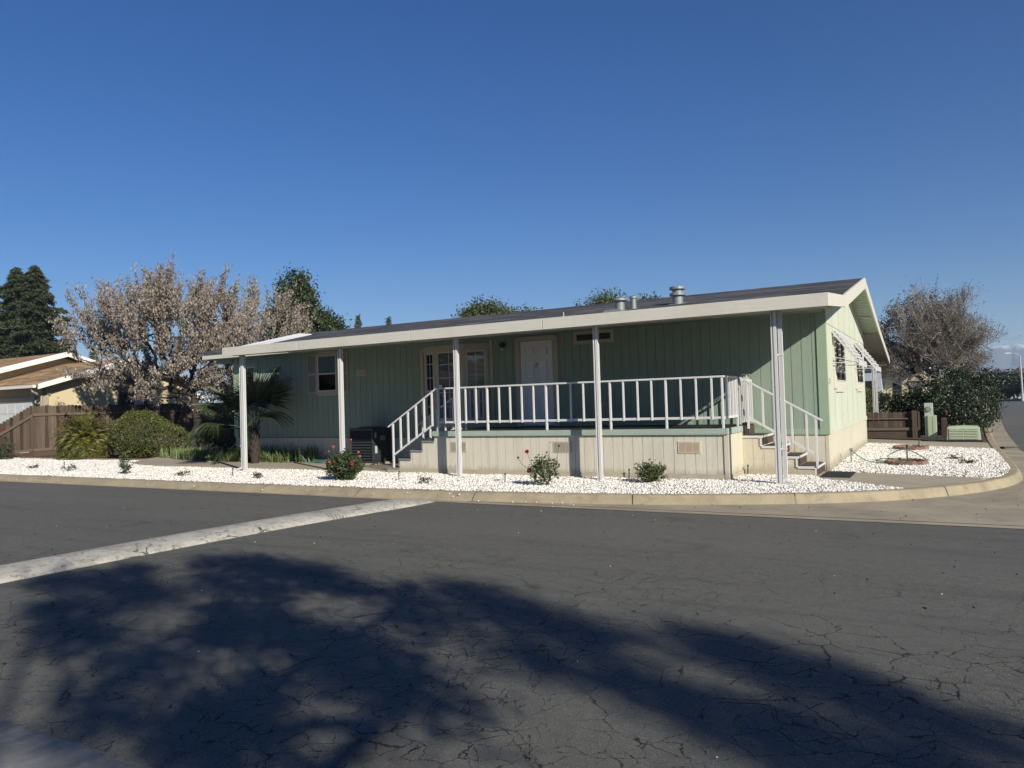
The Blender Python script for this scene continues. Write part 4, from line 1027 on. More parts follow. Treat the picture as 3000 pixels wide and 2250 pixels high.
def tube_obj(name, pts, r, m, label, cat, n=8, it=2, group=None):
    P = [tuple(p) for p in pts]
    for _ in range(it):
        Q = [P[0]]
        for a, b in zip(P[:-1], P[1:]): Q += [tuple(a[i]*.75+b[i]*.25 for i in range(3)), tuple(a[i]*.25+b[i]*.75 for i in range(3))]
        P = Q + [P[-1]]
    return tag(MB().tube(P, r, n).build(name, m, smooth=True), label, cat, group)
pts = [(-14.45,-.72,.05),(-14.0,-.66,.05),(-13.9,-.62,.10),(-13.8,-.6,.22),(-13.62,-.66,.23),(-13.5,-.72,.05),(-13.1,-.62,.045),(-12.6,-.72,.05)]
for k in range(34): t = k*.55; pts.append((-12.9+.62*math.cos(t)*(1-.005*k), -.50+.16*math.sin(t)*(1-.006*k)-.03*math.sin(k*.2), .05+.002*k+.012*math.sin(k*1.1)))
pts += [(-12.4,-.6,.2),(-12.25,-.5,.38),(-12.1,-.35,.34)]
tube_obj('garden_hose', pts, .012, M['hose'], 'coiled green hose lying beside the irises against the house', 'garden hose', 6, 1)
tube_obj('garden_hose', [(.24,1.70,.30),(.26,1.68,.26),(.5,1.55,.08),(.75,1.45,.05),(1.05,1.5,.05),(.8,1.75,.06),(.62,1.95,.06),(.9,2.1,.10),(1.25,2.0,.07),(1.45,1.75,.06),(1.3,1.5,.06),(.85,1.85,.12),(1.08,1.93,.27),(1.29,1.9,.31),(1.52,1.75,.20),(1.7,1.55,.08),(1.45,1.5,.05),(1.0,1.75,.05),(.7,1.9,.05)], .012, M['hose'], 'green hose looping over the nearer red scalloped ring by the gable', 'garden hose', 6)
tag(MB().tube([(.22,1.74,-.02),(.22,1.74,.30)],.016,8).box(.19,.25,1.70,1.78,.27,.33).build('standpipe', M['galv']), 'short metal water standpipe at the foot of the gable wall', 'standpipe')
tag(MB().tube([(1.29,1.91,-.02),(1.29,1.91,.36)],.014,8).tube([(1.29,1.91,.34),(1.29,1.91,.40)],.022,8).build('sprinkler', M['black']), 'black sprinkler riser inside the nearer red ring', 'sprinkler')
tag(MB().tube([(1.42,6.1,-.02),(1.42,6.1,.26)],.012,8).tube([(1.42,6.1,.24),(1.42,6.1,.28)],.018,8).build('sprinkler', M['black']), 'black sprinkler riser inside the farther red ring', 'sprinkler')
ST = [(-7.85,-3.72,'by the porch steps'),(-5.30,-3.74,'just left of the bush with two red roses'),(-12.62,-3.92,'left of the olive tuft'),(-3.31,-2.42,'touching the porch skirt'),(-1.34,-1.22,'in the corner of the right steps'),(-16.55,-4.1,'beside the leafy rose sprig'),(-20.6,-3.3,'near the fence end')]
for x, y, d in ST:
    tag(MB().tube([(x,y,-.02),(x+.01,y,.18)],.011,7).tube([(x+.01,y,.17),(x+.01,y,.205)],.016,7).build('drip_riser', M['tyre_rubber']), 'thin black irrigation stake ' + d, 'irrigation stake', 'black irrigation stakes in the gravel')
tag(MB().box(.0,.50,-1.44,-.42,.016,.032).build('doormat', M['mat'], bevel=.004), 'dark rubber doormat at the foot of the right steps', 'doormat')

# scalloped red edging
def scallop_ring(cx, cy, rx, ry, n, label):
    mb = MB()
    for k in range(n):
        t = 2*pi*k/n; x = cx+rx*math.cos(t); y = cy+ry*math.sin(t); a = math.atan2(rx*math.cos(t), -ry*math.sin(t))
        w = pi*(rx+ry)/n*1.02; pr = [(-w/2,-.04)] + [(w/2*math.cos(q), .035+.05*math.sin(q)) for q in np.linspace(pi,0,8)] + [(w/2,-.04)]
        h = .05+random.uniform(-.008,.012); V = []
        for s in (-.022,.022):
            for (u,z) in pr: V.append((x+u*math.cos(a) - s*math.sin(a), y+u*math.sin(a)+s*math.cos(a), z+h-.03))
        m_ = len(pr); mb.add(V, [tuple(range(m_)), tuple(range(2*m_-1,m_-1,-1))]+[(i,i+m_,(i+1)%m_+m_,(i+1)%m_) for i in range(m_)])
    return tag(mb.build('scalloped_edging', M['terracotta']), label, 'garden edging', 'red scalloped edging rings')
scallop_ring(1.28,1.62,.38,.42,22,'nearer ring of red scalloped edging with the hose over it')
scallop_ring(1.22,6.15,.40,.42,22,'farther ring of red scalloped edging near the rear walk')
mb = MB()
x = -28.1
while x < -20.95:
    pr = [(x,-.04)] + [(x+.075+.072*math.cos(q), .03+.05*math.sin(q)) for q in np.linspace(pi,0,7)] + [(x+.15,-.04)]
    mb.prism(pr, 1, -.62, -.57); x += .152
tag(mb.build('scalloped_edging', M['terracotta']), 'straight red scalloped edging between white gravel and garden bed', 'garden edging')

# utilities at the right
U = empty('utility_box', (2.48,9.62,0), 'pale green louvred utility box on a dark pad by the kerb', 'utility box')
bx0, bx1, by0, by1, bz = 2.06, 2.92, 9.28, 9.95, .47
MB().box(bx0-.03,bx1+.03,by0-.05,by1+.05,-.0,.065).build('base', M['black'], U)
mb = MB(); V = [(bx0,by0,.065),(bx1,by0,.065),(bx1,by1,.065),(bx0,by1,.065)]; i_ = .035
V += [(bx0+i_*.6,by0+i_,bz-.05),(bx1-i_*.6,by0+i_,bz-.05),(bx1-i_*.6,by1-i_,bz-.05),(bx0+i_*.6,by1-i_,bz-.05),(bx0+i_*1.6,by0+2.4*i_,bz-.008),((bx0+bx1)/2,by0+2.4*i_,bz+.012),(bx1-i_*1.6,by0+2.4*i_,bz-.008),(bx1-i_*1.6,by1-2.4*i_,bz-.008),((bx0+bx1)/2,by1-2.4*i_,bz+.012),(bx0+i_*1.6,by1-2.4*i_,bz-.008)]
mb.add(V, [(0,1,5,4),(1,2,6,5),(2,3,7,6),(3,0,4,7),(4,5,10,9,8),(5,6,11,10),(6,7,13,12,11),(7,4,8,13),(8,9,12,13),(9,10,11,12),(3,2,1,0)])
mb.build('cabinet', M['transformer'], U, bevel=.012)
lv = MB()
for i in range(7):
    z = .10+i*.046; yy = by0+.035*(z-.065)/(bz-.115)
    for (a,b) in ((bx0+.07,(bx0+bx1)/2-.015),((bx0+bx1)/2+.015,bx1-.07)):
        lv.prism([(yy-.034,z-.004),(yy-.024,z+.020),(yy+.012,z+.028),(yy+.012,z-.002)],0,a,b)
lv.build('louver', M['transformer'], U)
MB().bar(((bx0+bx1)/2,by0-.016,.08),((bx0+bx1)/2,by0+.02,bz-.06),.025,.02,(0,1,0)).build('rib', M['transformer'], U)
P_ = empty('meter_pedestal', (1.62,10.2,0), 'grey green electric meter pedestal standing before the dark hedge', 'meter pedestal')
MB().box(1.50,1.74,10.16,10.34,-.02,1.15).build('back_cabinet', M['pedestal'], P_, bevel=.012)
MB().box(1.575,1.825,9.94,10.155,-.02,.78).build('front_cabinet', M['transformer'], P_, bevel=.02)
MB().box(1.712,1.716,9.934,9.9395,.05,.74).build('door_seam', M['black'], P_)
mb = MB(); V = []; n = 18
for (r, y) in ((.085,10.155),(.085,10.12),(.07,10.105)):
    for k in range(n): V.append((1.62+r*math.cos(2*pi*k/n), y, .97+r*math.sin(2*pi*k/n)))
F = [(i*n+k,i*n+(k+1)%n,(i+1)*n+(k+1)%n,(i+1)*n+k) for i in range(2) for k in range(n)]+[tuple(2*n+k for k in range(n))]
mt = mb.add(V,F).build('meter', M['galv'], P_)
tag(MB().box(2.02-.08,2.02+.08,11.2,11.36,0,.62).prism([(1.94,.62),(2.10,.62),(2.08,.66),(1.96,.66)],1,11.2,11.36).build('wooden_post', M['fence'], bevel=.004), 'short weathered wooden post between pedestal and utility box', 'wooden post')

# ------------------------------------------------------------------ fences
def picket(mb, a, b, z0, z1, y, axis, th=.018, dog=.03):
    pr = [(a,z0),(b,z0),(b,z1-dog),(b-dog,z1),(a+dog,z1),(a,z1-dog)]
    mb.prism([(p,q) for p,q in pr], axis, y, y+th)
FN = empty('wooden_fence', (-29.0,3,0), 'weathered brown board fence running behind the sago and round hedge', 'fence')
y = .33; mb = MB()
while y < 9.5:
    zt = 2.0+random.uniform(-.02,.02); picket(mb, y, y+.134, .28+random.uniform(-.02,.02), zt, -29.04, 0); y += .148
mb.build('picket', M['fence'], FN)
MB().box(-29.018,-28.975,.3,9.5,1.60,1.69).build('rail', M['fence_rail'], FN); MB().box(-29.018,-28.975,.3,9.5,.22,.31).build('rail', M['fence_rail'], FN)
MB().box(-29.03,-28.995,.3,9.5,.0,.21).build('kick_board', M['fence'], FN)
for yy in (.22, 2.7, 5.15, 7.6): MB().box(-29.03-.0,-28.93,yy-.05,yy+.05,-.05,1.70).build('post', M['fence'], FN)
FS_ = empty('sloping_fence', (-28.6,-1.0,0), 'short sloping run of weathered fence stepping down toward the street', 'fence')
mb = MB(); n = 22; p0 = Vector((-29.0,.30,0)); dv = Vector((.26,-1.0,0)).normalized(); nv = Vector((dv.y,-dv.x,0))
for i in range(n):
    u = i*.144; zt = 2.0-.50*u if u < 1.7 else 1.15-.12*(u-1.7); zb = .27-.03*u
    V = []
    for s in (0,.018):
        for (a,z) in ((u,zb),(u+.138,zb),(u+.138,zt-.03),(u+.11,zt),(u+.03,zt),(u,zt-.03)): q = p0+dv*a+nv*s; V.append((q.x,q.y,z))
    mb.add(V, [tuple(range(6)), tuple(range(11,5,-1))]+[(k,k+6,(k+1)%6+6,(k+1)%6) for k in range(6)])
mb.build('picket', M['fence'], FS_)
rl = lambda u, z: tuple(p0+dv*u+nv*-.03+Vector((0,0,z)))
MB().bar(rl(0,1.64),rl(1.75,.78),.04,.09).build('rail', M['fence_rail'], FS_); MB().bar(rl(0,.27),rl(3.1,.16),.04,.09).build('rail', M['fence_rail'], FS_)
MB().bar(rl(0,.10),rl(3.1,.03),.03,.18).build('kick_board', M['fence'], FS_)
q = p0+dv*2.9; MB().box(q.x-.05,q.x+.05,q.y-.05,q.y+.05,-.05,1.05).build('post', M['fence'], FS_)
FR = empty('low_fence', (0,11.6,0), 'low weathered brown picket fence behind the rear walk', 'fence')
mb = MB(); x = -2.6
while x < 1.2: picket(mb, x, x+.138, .36, .86+random.uniform(-.012,.012), 11.62, 1); x += .144
mb.build('picket', M['fence'], FR)
MB().box(-2.6,1.2,11.57,11.615,.62,.66).build('rail', M['fence_rail'], FR); MB().box(-2.6,1.2,11.56,11.612,.26,.35).build('rail', M['fence_rail'], FR); MB().box(-2.6,1.2,11.60,11.63,.0,.255).build('kick_board', M['fence'], FR)
MB().box(1.12,1.26,11.50,11.62,-.05,.90).build('post', M['fence'], FR); MB().box(1.20,1.34,11.62,11.76,-.05,.86).build('post', M['fence'], FR)

# ------------------------------------------------------------------ tan-roofed neighbour house on the left
NB = empty('neighbour_house', (-36,5,0), 'yellow neighbouring house with tan shingle roofs and a grey garage door', 'house')
s1 = .30
gz = lambda y: 2.93 + s1*(y-1.55) if y <= 5.7 else 2.93 + s1*(9.85-y)
V = MB().add([(-31.3,1.95,0),(-31.3,9.6,0),(-31.3,9.6,gz(9.6)-.2),(-31.3,5.7,gz(5.7)-.2),(-31.3,1.95,gz(1.95)-.2)], [(0,1,2,3,4)]).build('wall', M['nb_wall'], NB)
MB().box(-44,-31.31,1.95,2.05,0,2.86).build('wall', M['nb_front'], NB); MB().box(-31.34,-31.28,1.90,2.05,0,2.8).build('corner_trim', M['nb_front'], NB)
MB().box(-40,-31.31,9.5,9.6,0,2.8).build('wall', M['nb_wall'], NB)
MB().prism([(1.45,2.90),(5.7,gz(5.7)),(9.95,2.90),(9.95,2.82),(5.7,gz(5.7)-.08),(1.45,2.82)],0,-36.4,-30.75).build('roof', M['shingle_tan'], NB)
MB().prism([(1.45,2.93),(5.7,gz(5.7)+.03),(9.95,2.93),(9.95,2.72),(5.7,gz(5.7)-.2),(1.45,2.72)],0,-30.78,-30.72).build('rake_board', M['nb_white'], NB)
MB().prism([(1.50,2.78),(5.7,gz(5.7)-.14),(9.9,2.78),(9.9,2.76),(5.7,gz(5.7)-.16),(1.50,2.76)],0,-31.3,-30.79).build('soffit', M['shingle_brown'], NB)
MB().prism([(1.33,2.78),(1.45,2.78),(1.45,2.90),(1.31,2.90)],0,-44,-30.9).build('gutter', M['nb_white'], NB)
mb = MB().tube([(-31.15,1.40,2.8),(-31.15,1.45,2.62),(-31.2,1.7,2.50),(-31.25,1.86,2.45),(-31.25,1.86,.05)],.045,8).tube([(-31.25,2.2,2.5),(-31.22,2.1,2.58),(-31.25,2.1,2.4),(-31.25,2.15,.05)],.045,8)
mb.build('downspout', M['nb_front'], NB)
g = MB().box(-36.6,-31.95,1.90,1.945,0,2.25).build('garage_door', M['garage'], NB)
mb = MB()
for r in range(4):
    for c in range(7): mb.prism([(-36.5+c*.65,.08+r*.55),(-36.5+c*.65+.52,.08+r*.55),(-36.5+c*.65+.52,.08+r*.55+.40),(-36.5+c*.65,.08+r*.55+.40)],1,1.885,1.9)
mb.build('panel', M['garage'], g, bevel=.01)
MB().box(-31.95,-31.80,1.86,1.95,0,2.42).box(-36.75,-31.95,1.86,1.95,2.25,2.42).build('door_frame', M['nb_front'], NB); MB().box(-36.6,-31.95,1.93,1.955,2.2,2.26).build('door_frame', M['black'], NB)
MB().box(-31.66,-31.50,1.74,1.92,1.98,2.10).lathe((-31.58,1.78,2.10),[(.07,0),(.09,.04),(.06,.16),(.02,.24)],8).build('wall_lamp', M['black'], NB)
nw = MB().box(-31.30,-31.27,5.45,6.65,1.92,2.66).build('window', M['dark'], NB)
MB().box(-31.29,-31.24,5.33,5.45,1.85,2.74).box(-31.29,-31.24,6.65,6.77,1.85,2.74).box(-31.29,-31.24,5.45,6.65,2.66,2.74).box(-31.29,-31.24,5.45,6.65,1.84,1.92).box(-31.27,-31.25,6.02,6.08,1.92,2.66).build('frame', M['black'], nw)
MB().box(-31.265,-31.262,6.1,6.6,1.95,2.62).build('curtain', M['curtain'], nw)
# taller main block behind
uz = lambda y: 4.76 - .285*abs(y-5.75)
MB().add([(-36.5,-2.2,0),(-36.5,13.5,0),(-36.5,13.5,uz(13.5)-.25),(-36.5,5.75,uz(5.75)-.25),(-36.5,-2.2,uz(-2.2)-.25)], [(0,1,2,3,4)]).build('wall', M['nb_wall'], NB)
MB().prism([(-2.8,uz(-2.8)),(5.75,uz(5.75)),(14.2,uz(14.2)),(14.2,uz(14.2)-.08),(5.75,uz(5.75)-.08),(-2.8,uz(-2.8)-.08)],0,-58,-36.0).build('roof', M['shingle_tan'], NB)
MB().prism([(-2.8,uz(-2.8)+.03),(5.75,uz(5.75)+.03),(14.2,uz(14.2)+.03),(14.2,uz(14.2)-.22),(5.75,uz(5.75)-.22),(-2.8,uz(-2.8)-.22)],0,-36.03,-35.97).build('rake_board', M['nb_white'], NB)
sl = MB().prism([(2.9,uz(2.9)),(4.1,uz(4.1)),(4.1,uz(4.1)+.12),(2.9,uz(2.9)+.12)],0,-40.4,-39.2).build('skylight', M['nb_white'], NB)
mb = MB(); V = []
for a in np.linspace(0,pi/2,5):
    for k in range(12): V.append((-39.8+.52*math.cos(a)*math.cos(2*pi*k/12), 3.5+.52*math.cos(a)*math.sin(2*pi*k/12), uz(3.5)+.12+.26*math.sin(a)+.285*.52*math.cos(a)*math.sin(2*pi*k/12)))
F = [(i*12+k,i*12+(k+1)%12,(i+1)*12+(k+1)%12,(i+1)*12+k) for i in range(4) for k in range(12)]
mb.add(V,F).build('dome', M['nb_white'], sl, smooth=True)
MB().lathe((-40.9,2.0,uz(2.0)-.1),[(.09,0),(.09,.5),(.14,.5),(.14,.62),(.05,.66)],12).build('roof_vent', M['galv'], NB)

# ------------------------------------------------------------------ trees
def tree_skeleton(base, targets, steps=5, wig=.12, tipr=.012, upbias=.25, trunk_h=.8, exp=2.3, dist_w=1.0, flat=1.0):
    """connect target points to a growing skeleton; returns node positions, parents, radii, tips"""
    nodes = [np.array(base, float)]; par = [-1]
    for k in range(1, 4): nodes.append(np.array(base)+np.array([random.gauss(0,.03),random.gauss(0,.03),trunk_h*k/3])); par.append(k-1)
    T = sorted(targets, key=lambda t: np.linalg.norm(np.array(t)-nodes[3])); tips = []
    for t in T:
        t = np.array(t); N = np.array(nodes[3:]); dv = t-N; d = np.linalg.norm(dv, axis=1)
        hor = np.linalg.norm(N[:,:2]-np.array(base)[:2],axis=1); ht = np.linalg.norm(t[:2]-np.array(base)[:2])
        cost = d*(1+1.2*np.clip(hor-ht,0,None)) + 2.0*np.clip(N[:,2]-t[2]+.15*d, 0, None)
        j = int(np.argmin(cost))+3; p = nodes[j]; L_ = np.linalg.norm(t-p)
        if L_ < 1e-3: continue
        k = max(2, min(steps, int(L_/.25)+1)); last = j
        pd = unit((nodes[j]-nodes[par[j]])[None])[0]
        c = p+pd*L_*.35+np.array([0,0,-upbias*L_*.3])
        for i in range(1, k+1):
            s = i/k; q = (1-s)**2*p+2*s*(1-s)*c+s*s*t + RNG.normal(0, wig*L_/k*.5, 3)*(i<k)
            nodes.append(q); par.append(last); last = len(nodes)-1
        tips.append(last)
    n = len(nodes); w = np.zeros(n)
    for i in tips: w[i] += tipr**exp
    ch = np.zeros(n, bool)
    for i in range(n-1, 0, -1):
        if w[i] == 0: w[i] = tipr**exp
        w[par[i]] += w[i]
    return np.array(nodes), par, w**(1/exp), tips
def skel_mesh(mb, nodes, par, rad, n=6, rmin=0.0, rmax=1e9, rmul=1.0):
    for i in range(1, len(nodes)):
        p = par[i]
        if not (rmin <= rad[i] < rmax): continue
        r0_ = min(rad[p], rad[i]*1.35)
        mb.tube([nodes[p], nodes[i]], [r0_*rmul, rad[i]*rmul], n if rad[i] > .03 else max(3, n-2), cap=False)
    return mb
def ell_points(n, c, r, shell=.5, zmin=-9, top_only=False):
    P = RNG.normal(size=(n*4,3)); P = unit(P)*RNG.uniform(shell,1,(n*4,1))**.7
    P = P*np.array(r)+np.array(c); P = P[P[:,2] > zmin]; return P[:n]
def clumps(P, per, spread, up=.0, out=None, droop=0.0):
    n = len(P)*per; c = np.repeat(P, per, 0) + RNG.normal(size=(n,3))*spread
    d = RNG.normal(size=(n,3)); d[:,2] += up
    return c, d

# dry brown tree: limbs, long upright shoots hung with withered leaves
def dry_tree(base, cx, cy, zc, rx, ry, rz, nt, label, shoots, seed, zmin=1.7, leafn=60, scale=1.0, trunk_h=1.0):
    random.seed(seed)
    T = empty('dry_leaved_tree', base, label, 'tree', 'dry brown leaved trees')
    tg = ell_points(nt, (cx,cy,zc), (rx,ry,rz), .25, zmin)
    nodes, par, rad, tips = tree_skeleton(base, list(tg), 6, .25, .013*scale, .2, trunk_h)
    skel_mesh(MB(), nodes, par, rad, 7).build('trunk', M['bark_dark'], T, smooth=True, fix=False)
    cc, dd, LL = [], [], []; tw = MB()
    N = nodes[[i for i in range(len(nodes)) if rad[i] < .05]]
    sel = N[RNG.integers(0, len(N), shoots)]
    for s in sel:
        o = (s-np.array([cx,cy,zc-.6*rz]))/np.array([rx,ry,rz]); o = o/max(np.linalg.norm(o),1e-6)
        d = o*np.array([.8,.8,.55]) + np.array([0,0,.75]) + RNG.normal(0,.16,3)
        if s[2] < zc-.35*rz: d = o*np.array([1.1,1.1,.1])+np.array([0,0,.12])+RNG.normal(0,.25,3)
        d /= np.linalg.norm(d); ln = random.uniform(.5,1.5)*scale
        e1 = s+d*ln*.5; e2 = s+d*ln+np.array([0,0,.08*ln])
        tw.tube([s,e1,e2],[.010,.007,.003],3,cap=False)
        k = int(leafn*ln*random.uniform(.55,1.25)); t = RNG.uniform(0,.97,k)[:,None]
        # leaves gathered in drooping tufts along the shoot
        t = (np.round(t*7+RNG.normal(0,.16,(k,1)))/7)*.6+t*.4
        p = s*(1-t)+e2*t + RNG.normal(0,.060,(k,3))*scale; p[:,2] -= .06*scale
        cc.append(p); dd.append(RNG.normal(0,.55,(k,3))+np.array([0,0,-1.0])); LL.append(RNG.uniform(.075,.14,k)*scale)
    tw.build('twigs', M['twig'], T, fix=False)
    c = np.concatenate(cc); d = np.concatenate(dd); l = np.concatenate(LL)
    leaves('crown', c, d, l, l*.46, M['l_brown'], T)
    return T
dry_tree((-24.0,3.7,0), -24.7,3.1,4.35, 3.3,3.3,2.35, 260, 'large spreading tree of withered brown leaves behind the round hedge', 900, 21, zmin=2.15, leafn=64, trunk_h=.6)
dry_tree((-25.0,7.8,0), -24.4,8.0,4.2, 2.7,2.7,2.4, 90, 'smaller brown leaved tree rising behind the far end of the home', 400, 12, zmin=1.9, leafn=58)

def conifer(base, h, r, label, n=9000, m='l_conifer', lean=0, group=None, nm='conifer', L0=.34, lay=34, tfrac=.06):
    T = empty(nm, base, label, 'tree', group); b = np.array(base, float)
    MB().tube([b,b+(0,0,h*.5),b+(lean,0,h*.97)],[h*.018,h*.011,.02],7).build('trunk', M['bark_dark'], T)
    cc, dd = [], []; br = MB()
    nb = lay*9
    for i in range(nb):
        t = (i/nb)**.85*(1-tfrac)+tfrac; a = i*2.39996+random.uniform(-.3,.3)
        rr2 = r*(1-t)**.80*random.uniform(.38,1.22)*(1+.22*math.sin(t*27+a*2))+.12; z = h*t
        p0_ = b+np.array([lean*t,0,z]); e = p0_+np.array([math.cos(a)*rr2, math.sin(a)*rr2, -.12*rr2+.10*random.random()*rr2])
        k = max(6, int(n/nb*(rr2/r*1.9+.25))); u = RNG.uniform(.15,1.0,k)[:,None]**.6
        p = p0_*(1-u)+e*u; p[:,2] -= .10*rr2*np.sin(u[:,0]*pi)*0 + .25*rr2*(u[:,0]**2)*.5 - .10*rr2*u[:,0]
        side = np.array([-math.sin(a), math.cos(a), 0]); p += side*RNG.normal(0,.17,(k,1))*rr2*(1.1-u*.6)*.8 + RNG.normal(0,.08,(k,3))
        cc.append(p); dv_ = (e-p0_)/max(rr2,.1); dd.append(dv_[None]+RNG.normal(0,.5,(k,3))+np.array([0,0,-.25]))
    c = np.concatenate(cc); leaves('crown', c, np.concatenate(dd), RNG.uniform(.7,1.3,len(c))*L0, L0*.33, M[m], T, fold=.15)
    return T
conifer((-66.9,19.25,0), 14.4, 5.3, 'tall dark conifer standing left of its twin behind the tan roofs', 46000, L0=.36, lay=34)
conifer((-65.45,20.0,0), 14.5, 5.3, 'tall dark conifer standing right of its twin behind the tan roofs', 46000, L0=.36, lay=34)
FAR = 'small far conifer tips over the rooftops'
conifer((-78.3,30.1,0), 9.8, 1.7, 'far conifer tip beside the tall dark twins', 2500, 'l_conifer_far', group=FAR, L0=.40, lay=20)
conifer((-76.0,31.5,0), 8.7, 2.0, 'far conifer tip between the tall twins and the brown tree', 2500, 'l_conifer_far', group=FAR, L0=.40, lay=20)
conifer((-51.4,45.3,0), 11.3, 1.7, 'far conifer tip above the roof next to the glossy tree', 3500, 'l_conifer_far', group=FAR, L0=.36, lay=20)
conifer((-48.6,46.9,0), 11.0, 1.2, 'slim far conifer tip above the middle of the roof', 3000, 'l_conifer_far', group=FAR, L0=.34, lay=20)

def broad(base, cs, nt, per, spread, L, m, label, name='broadleaf_tree', trunk_h=1.5, zmin=1.0, cat='tree', bark='bark_dark', tipr=.015, wl=.5, nbr=True, shell=.55, group=None):
    T = empty(name, base, label, cat, group); tg = []
    for (c, r, f) in cs: tg.append(ell_points(int(nt*f), c, r, shell, zmin))
    tg = np.concatenate(tg)
    nodes, par, rad, tips = tree_skeleton(base, list(tg[:min(len(tg),220)]), 4, .2, tipr, .2, trunk_h)
    skel_mesh(MB(), nodes, par, rad, 6).build('trunk', M[bark], T, smooth=True, fix=False)
    c, d = clumps(tg, per, spread); n = len(c)
    l = RNG.uniform(.7,1.3,n)*L; leaves('crown', c, d, l, l*wl, M[m], T)
    return T
broad((-33.2,18.9,0), [((-33.4,18.7,7.6),(1.35,1.35,2.6),.45),((-32.3,19.3,6.0),(2.0,1.8,1.8),.4),((-34.4,18.1,6.6),(1.0,1.0,1.5),.15)], 520, 34, .26, .22, 'l_magnolia', 'dense glossy dark green tree rising behind the brown trees', zmin=2.5, trunk_h=2.5, shell=.5)
broad((-18.6,18.1,0), [((-18.9,17.9,5.0),(1.9,1.6,1.85),.6),((-17.4,18.8,5.1),(1.6,1.4,1.25),.4)], 700, 40, .24, .15, 'l_olive', 'round olive green treetop showing above the roof ridge', zmin=3.0, trunk_h=2.2)
broad((-13.0,21.2,0), [((-13.2,21.1,5.65),(1.2,1.2,1.5),.5),((-11.5,22.0,5.6),(1.2,1.0,1.25),.25),((-14.4,20.5,5.2),(1.1,1.0,1.3),.25)], 480, 38, .22, .15, 'l_olive', 'olive green treetop showing behind the roof vent pipes', zmin=3.0, trunk_h=2.4)

# bare twiggy tree at the right (vase shaped) with seed pods
def bare_tree(base, stems, cx, cy, zc, rx, ry, rz, nt, label, seed, tw_n=2200):
    random.seed(seed); T = empty('bare_twiggy_tree', base, label, 'tree'); allmb = MB(); N_ = []
    tg = ell_points(nt, (cx,cy,zc), (rx,ry,rz), .1, 1.5)
    lab = RNG.integers(0, len(stems), len(tg)); 
    bx_ = np.array([s for s in stems]); 
    for k, s in enumerate(stems):
        # nearest stem direction
        pass
    angs = np.array([math.atan2(s[1]-base[1], s[0]-base[0]) for s in stems])
    for k, s in enumerate(stems):
        ta = np.arctan2(tg[:,1]-base[1], tg[:,0]-base[0]); dif = np.abs((ta[:,None]-angs[None]+pi)%(2*pi)-pi); own = tg[np.argmin(dif,1) == k]
        if len(own) < 3: continue
        nodes, par, rad, tips = tree_skeleton(s, list(own), 6, .2, .0075, .35, .9)
        skel_mesh(allmb, nodes, par, rad, 6); N_.append(nodes[np.array(rad) < .030])
    allmb.build('trunk', M['bark_pale'], T, smooth=True, fix=False)
    N = np.concatenate(N_); tw = MB(); pc = []; pd_ = []
    sel = N[RNG.integers(0, len(N), tw_n)]
    for s in sel:
        o = (s-np.array([cx,cy,zc-rz*.9]))/np.array([rx,ry,rz*1.1]); o /= max(np.linalg.norm(o),1e-6)
        d = o+RNG.normal(0,.35,3)+np.array([0,0,.35]); d /= np.linalg.norm(d); ln = random.uniform(.3,.75)
        m_ = s+d*ln*.5+RNG.normal(0,.03,3); e = s+d*ln+np.array([0,0,.05])
        tw.tube([s,m_,e],[.007,.005,.003],3,cap=False)
        for q in range(2):
            e2 = m_+(d+RNG.normal(0,.5,3))*ln*.45; tw.tube([m_,e2],[.004,.0025],3,cap=False)
            pc.append(e2)
        pc += [e, e+RNG.normal(0,.04,3), m_+RNG.normal(0,.05,3)]
    tw.build('twigs', M['bark_pale'], T, fix=False)
    pc = np.array(pc); pc = np.concatenate([pc, pc+RNG.normal(0,.05,pc.shape)]); leaves('seed_pods', pc, RNG.normal(size=pc.shape), RNG.uniform(.03,.07,len(pc)), .028, M['l_pod'], T)
    return T
bare_tree((.9,15.1,0), [(.35,15.0,0),(.75,15.2,0),(1.0,14.95,0),(1.15,15.3,0),(.55,15.45,0)], 1.85,15.9,3.25, 1.95,1.9,1.75, 230, 'bare grey twiggy tree with pale fanned trunks behind the low fence', 5, 2700)
broad((1.0,18.6,0), [((1.2,18.6,3.9),(1.6,1.4,1.5),.6),((2.3,18.9,2.8),(1.2,1.1,1.1),.4)], 170, 24, .2, .12, 'l_dark', 'dark evergreen tree seen through the bare grey twigs', zmin=1.0, trunk_h=1.2)
# overgrown dark rose hedge at the kerb, lower hedge left of it
def bushy(base, cs, nt, per, spread, L, m, label, name, cat, zmin=.05, shell=.35, group=None, stem='stem', tipr=.006, fl=None, extra=None):
    T = empty(name, base, label, cat, group); tg = []
    for (c, r, f) in cs: tg.append(ell_points(int(nt*f), c, r, shell, zmin))
    tg = np.concatenate(tg)
    nodes, par, rad, tips = tree_skeleton(base, list(tg[:min(len(tg),140)]), 4, .2, tipr, .1, .12)
    skel_mesh(MB(), nodes, par, rad, 5).build('stems', M[stem], T, fix=False)
    c, d = clumps(tg, per, spread); c = c[c[:,2] > .02]; n = len(c); l = RNG.uniform(.7,1.3,n)*L
    leaves('foliage', c, RNG.normal(size=(n,3)), l, l*.6, M[m], T)
    return T, tg
def bloom(parent, p, r, m, name='flower'):
    n = 26; d = unit(RNG.normal(size=(n,3))+np.array([0,0,.2])); c = np.array(p)+d*r*.5
    V, F = leaf_geo(c, d+RNG.normal(0,.3,(n,3)), r*1.0, r*1.1, .5)
    core = SV*r*.55+np.array(p); F2 = SF+len(V)
    return np_mesh(name, np.concatenate([V, core]), np.concatenate([F, F2]), M[m], parent)
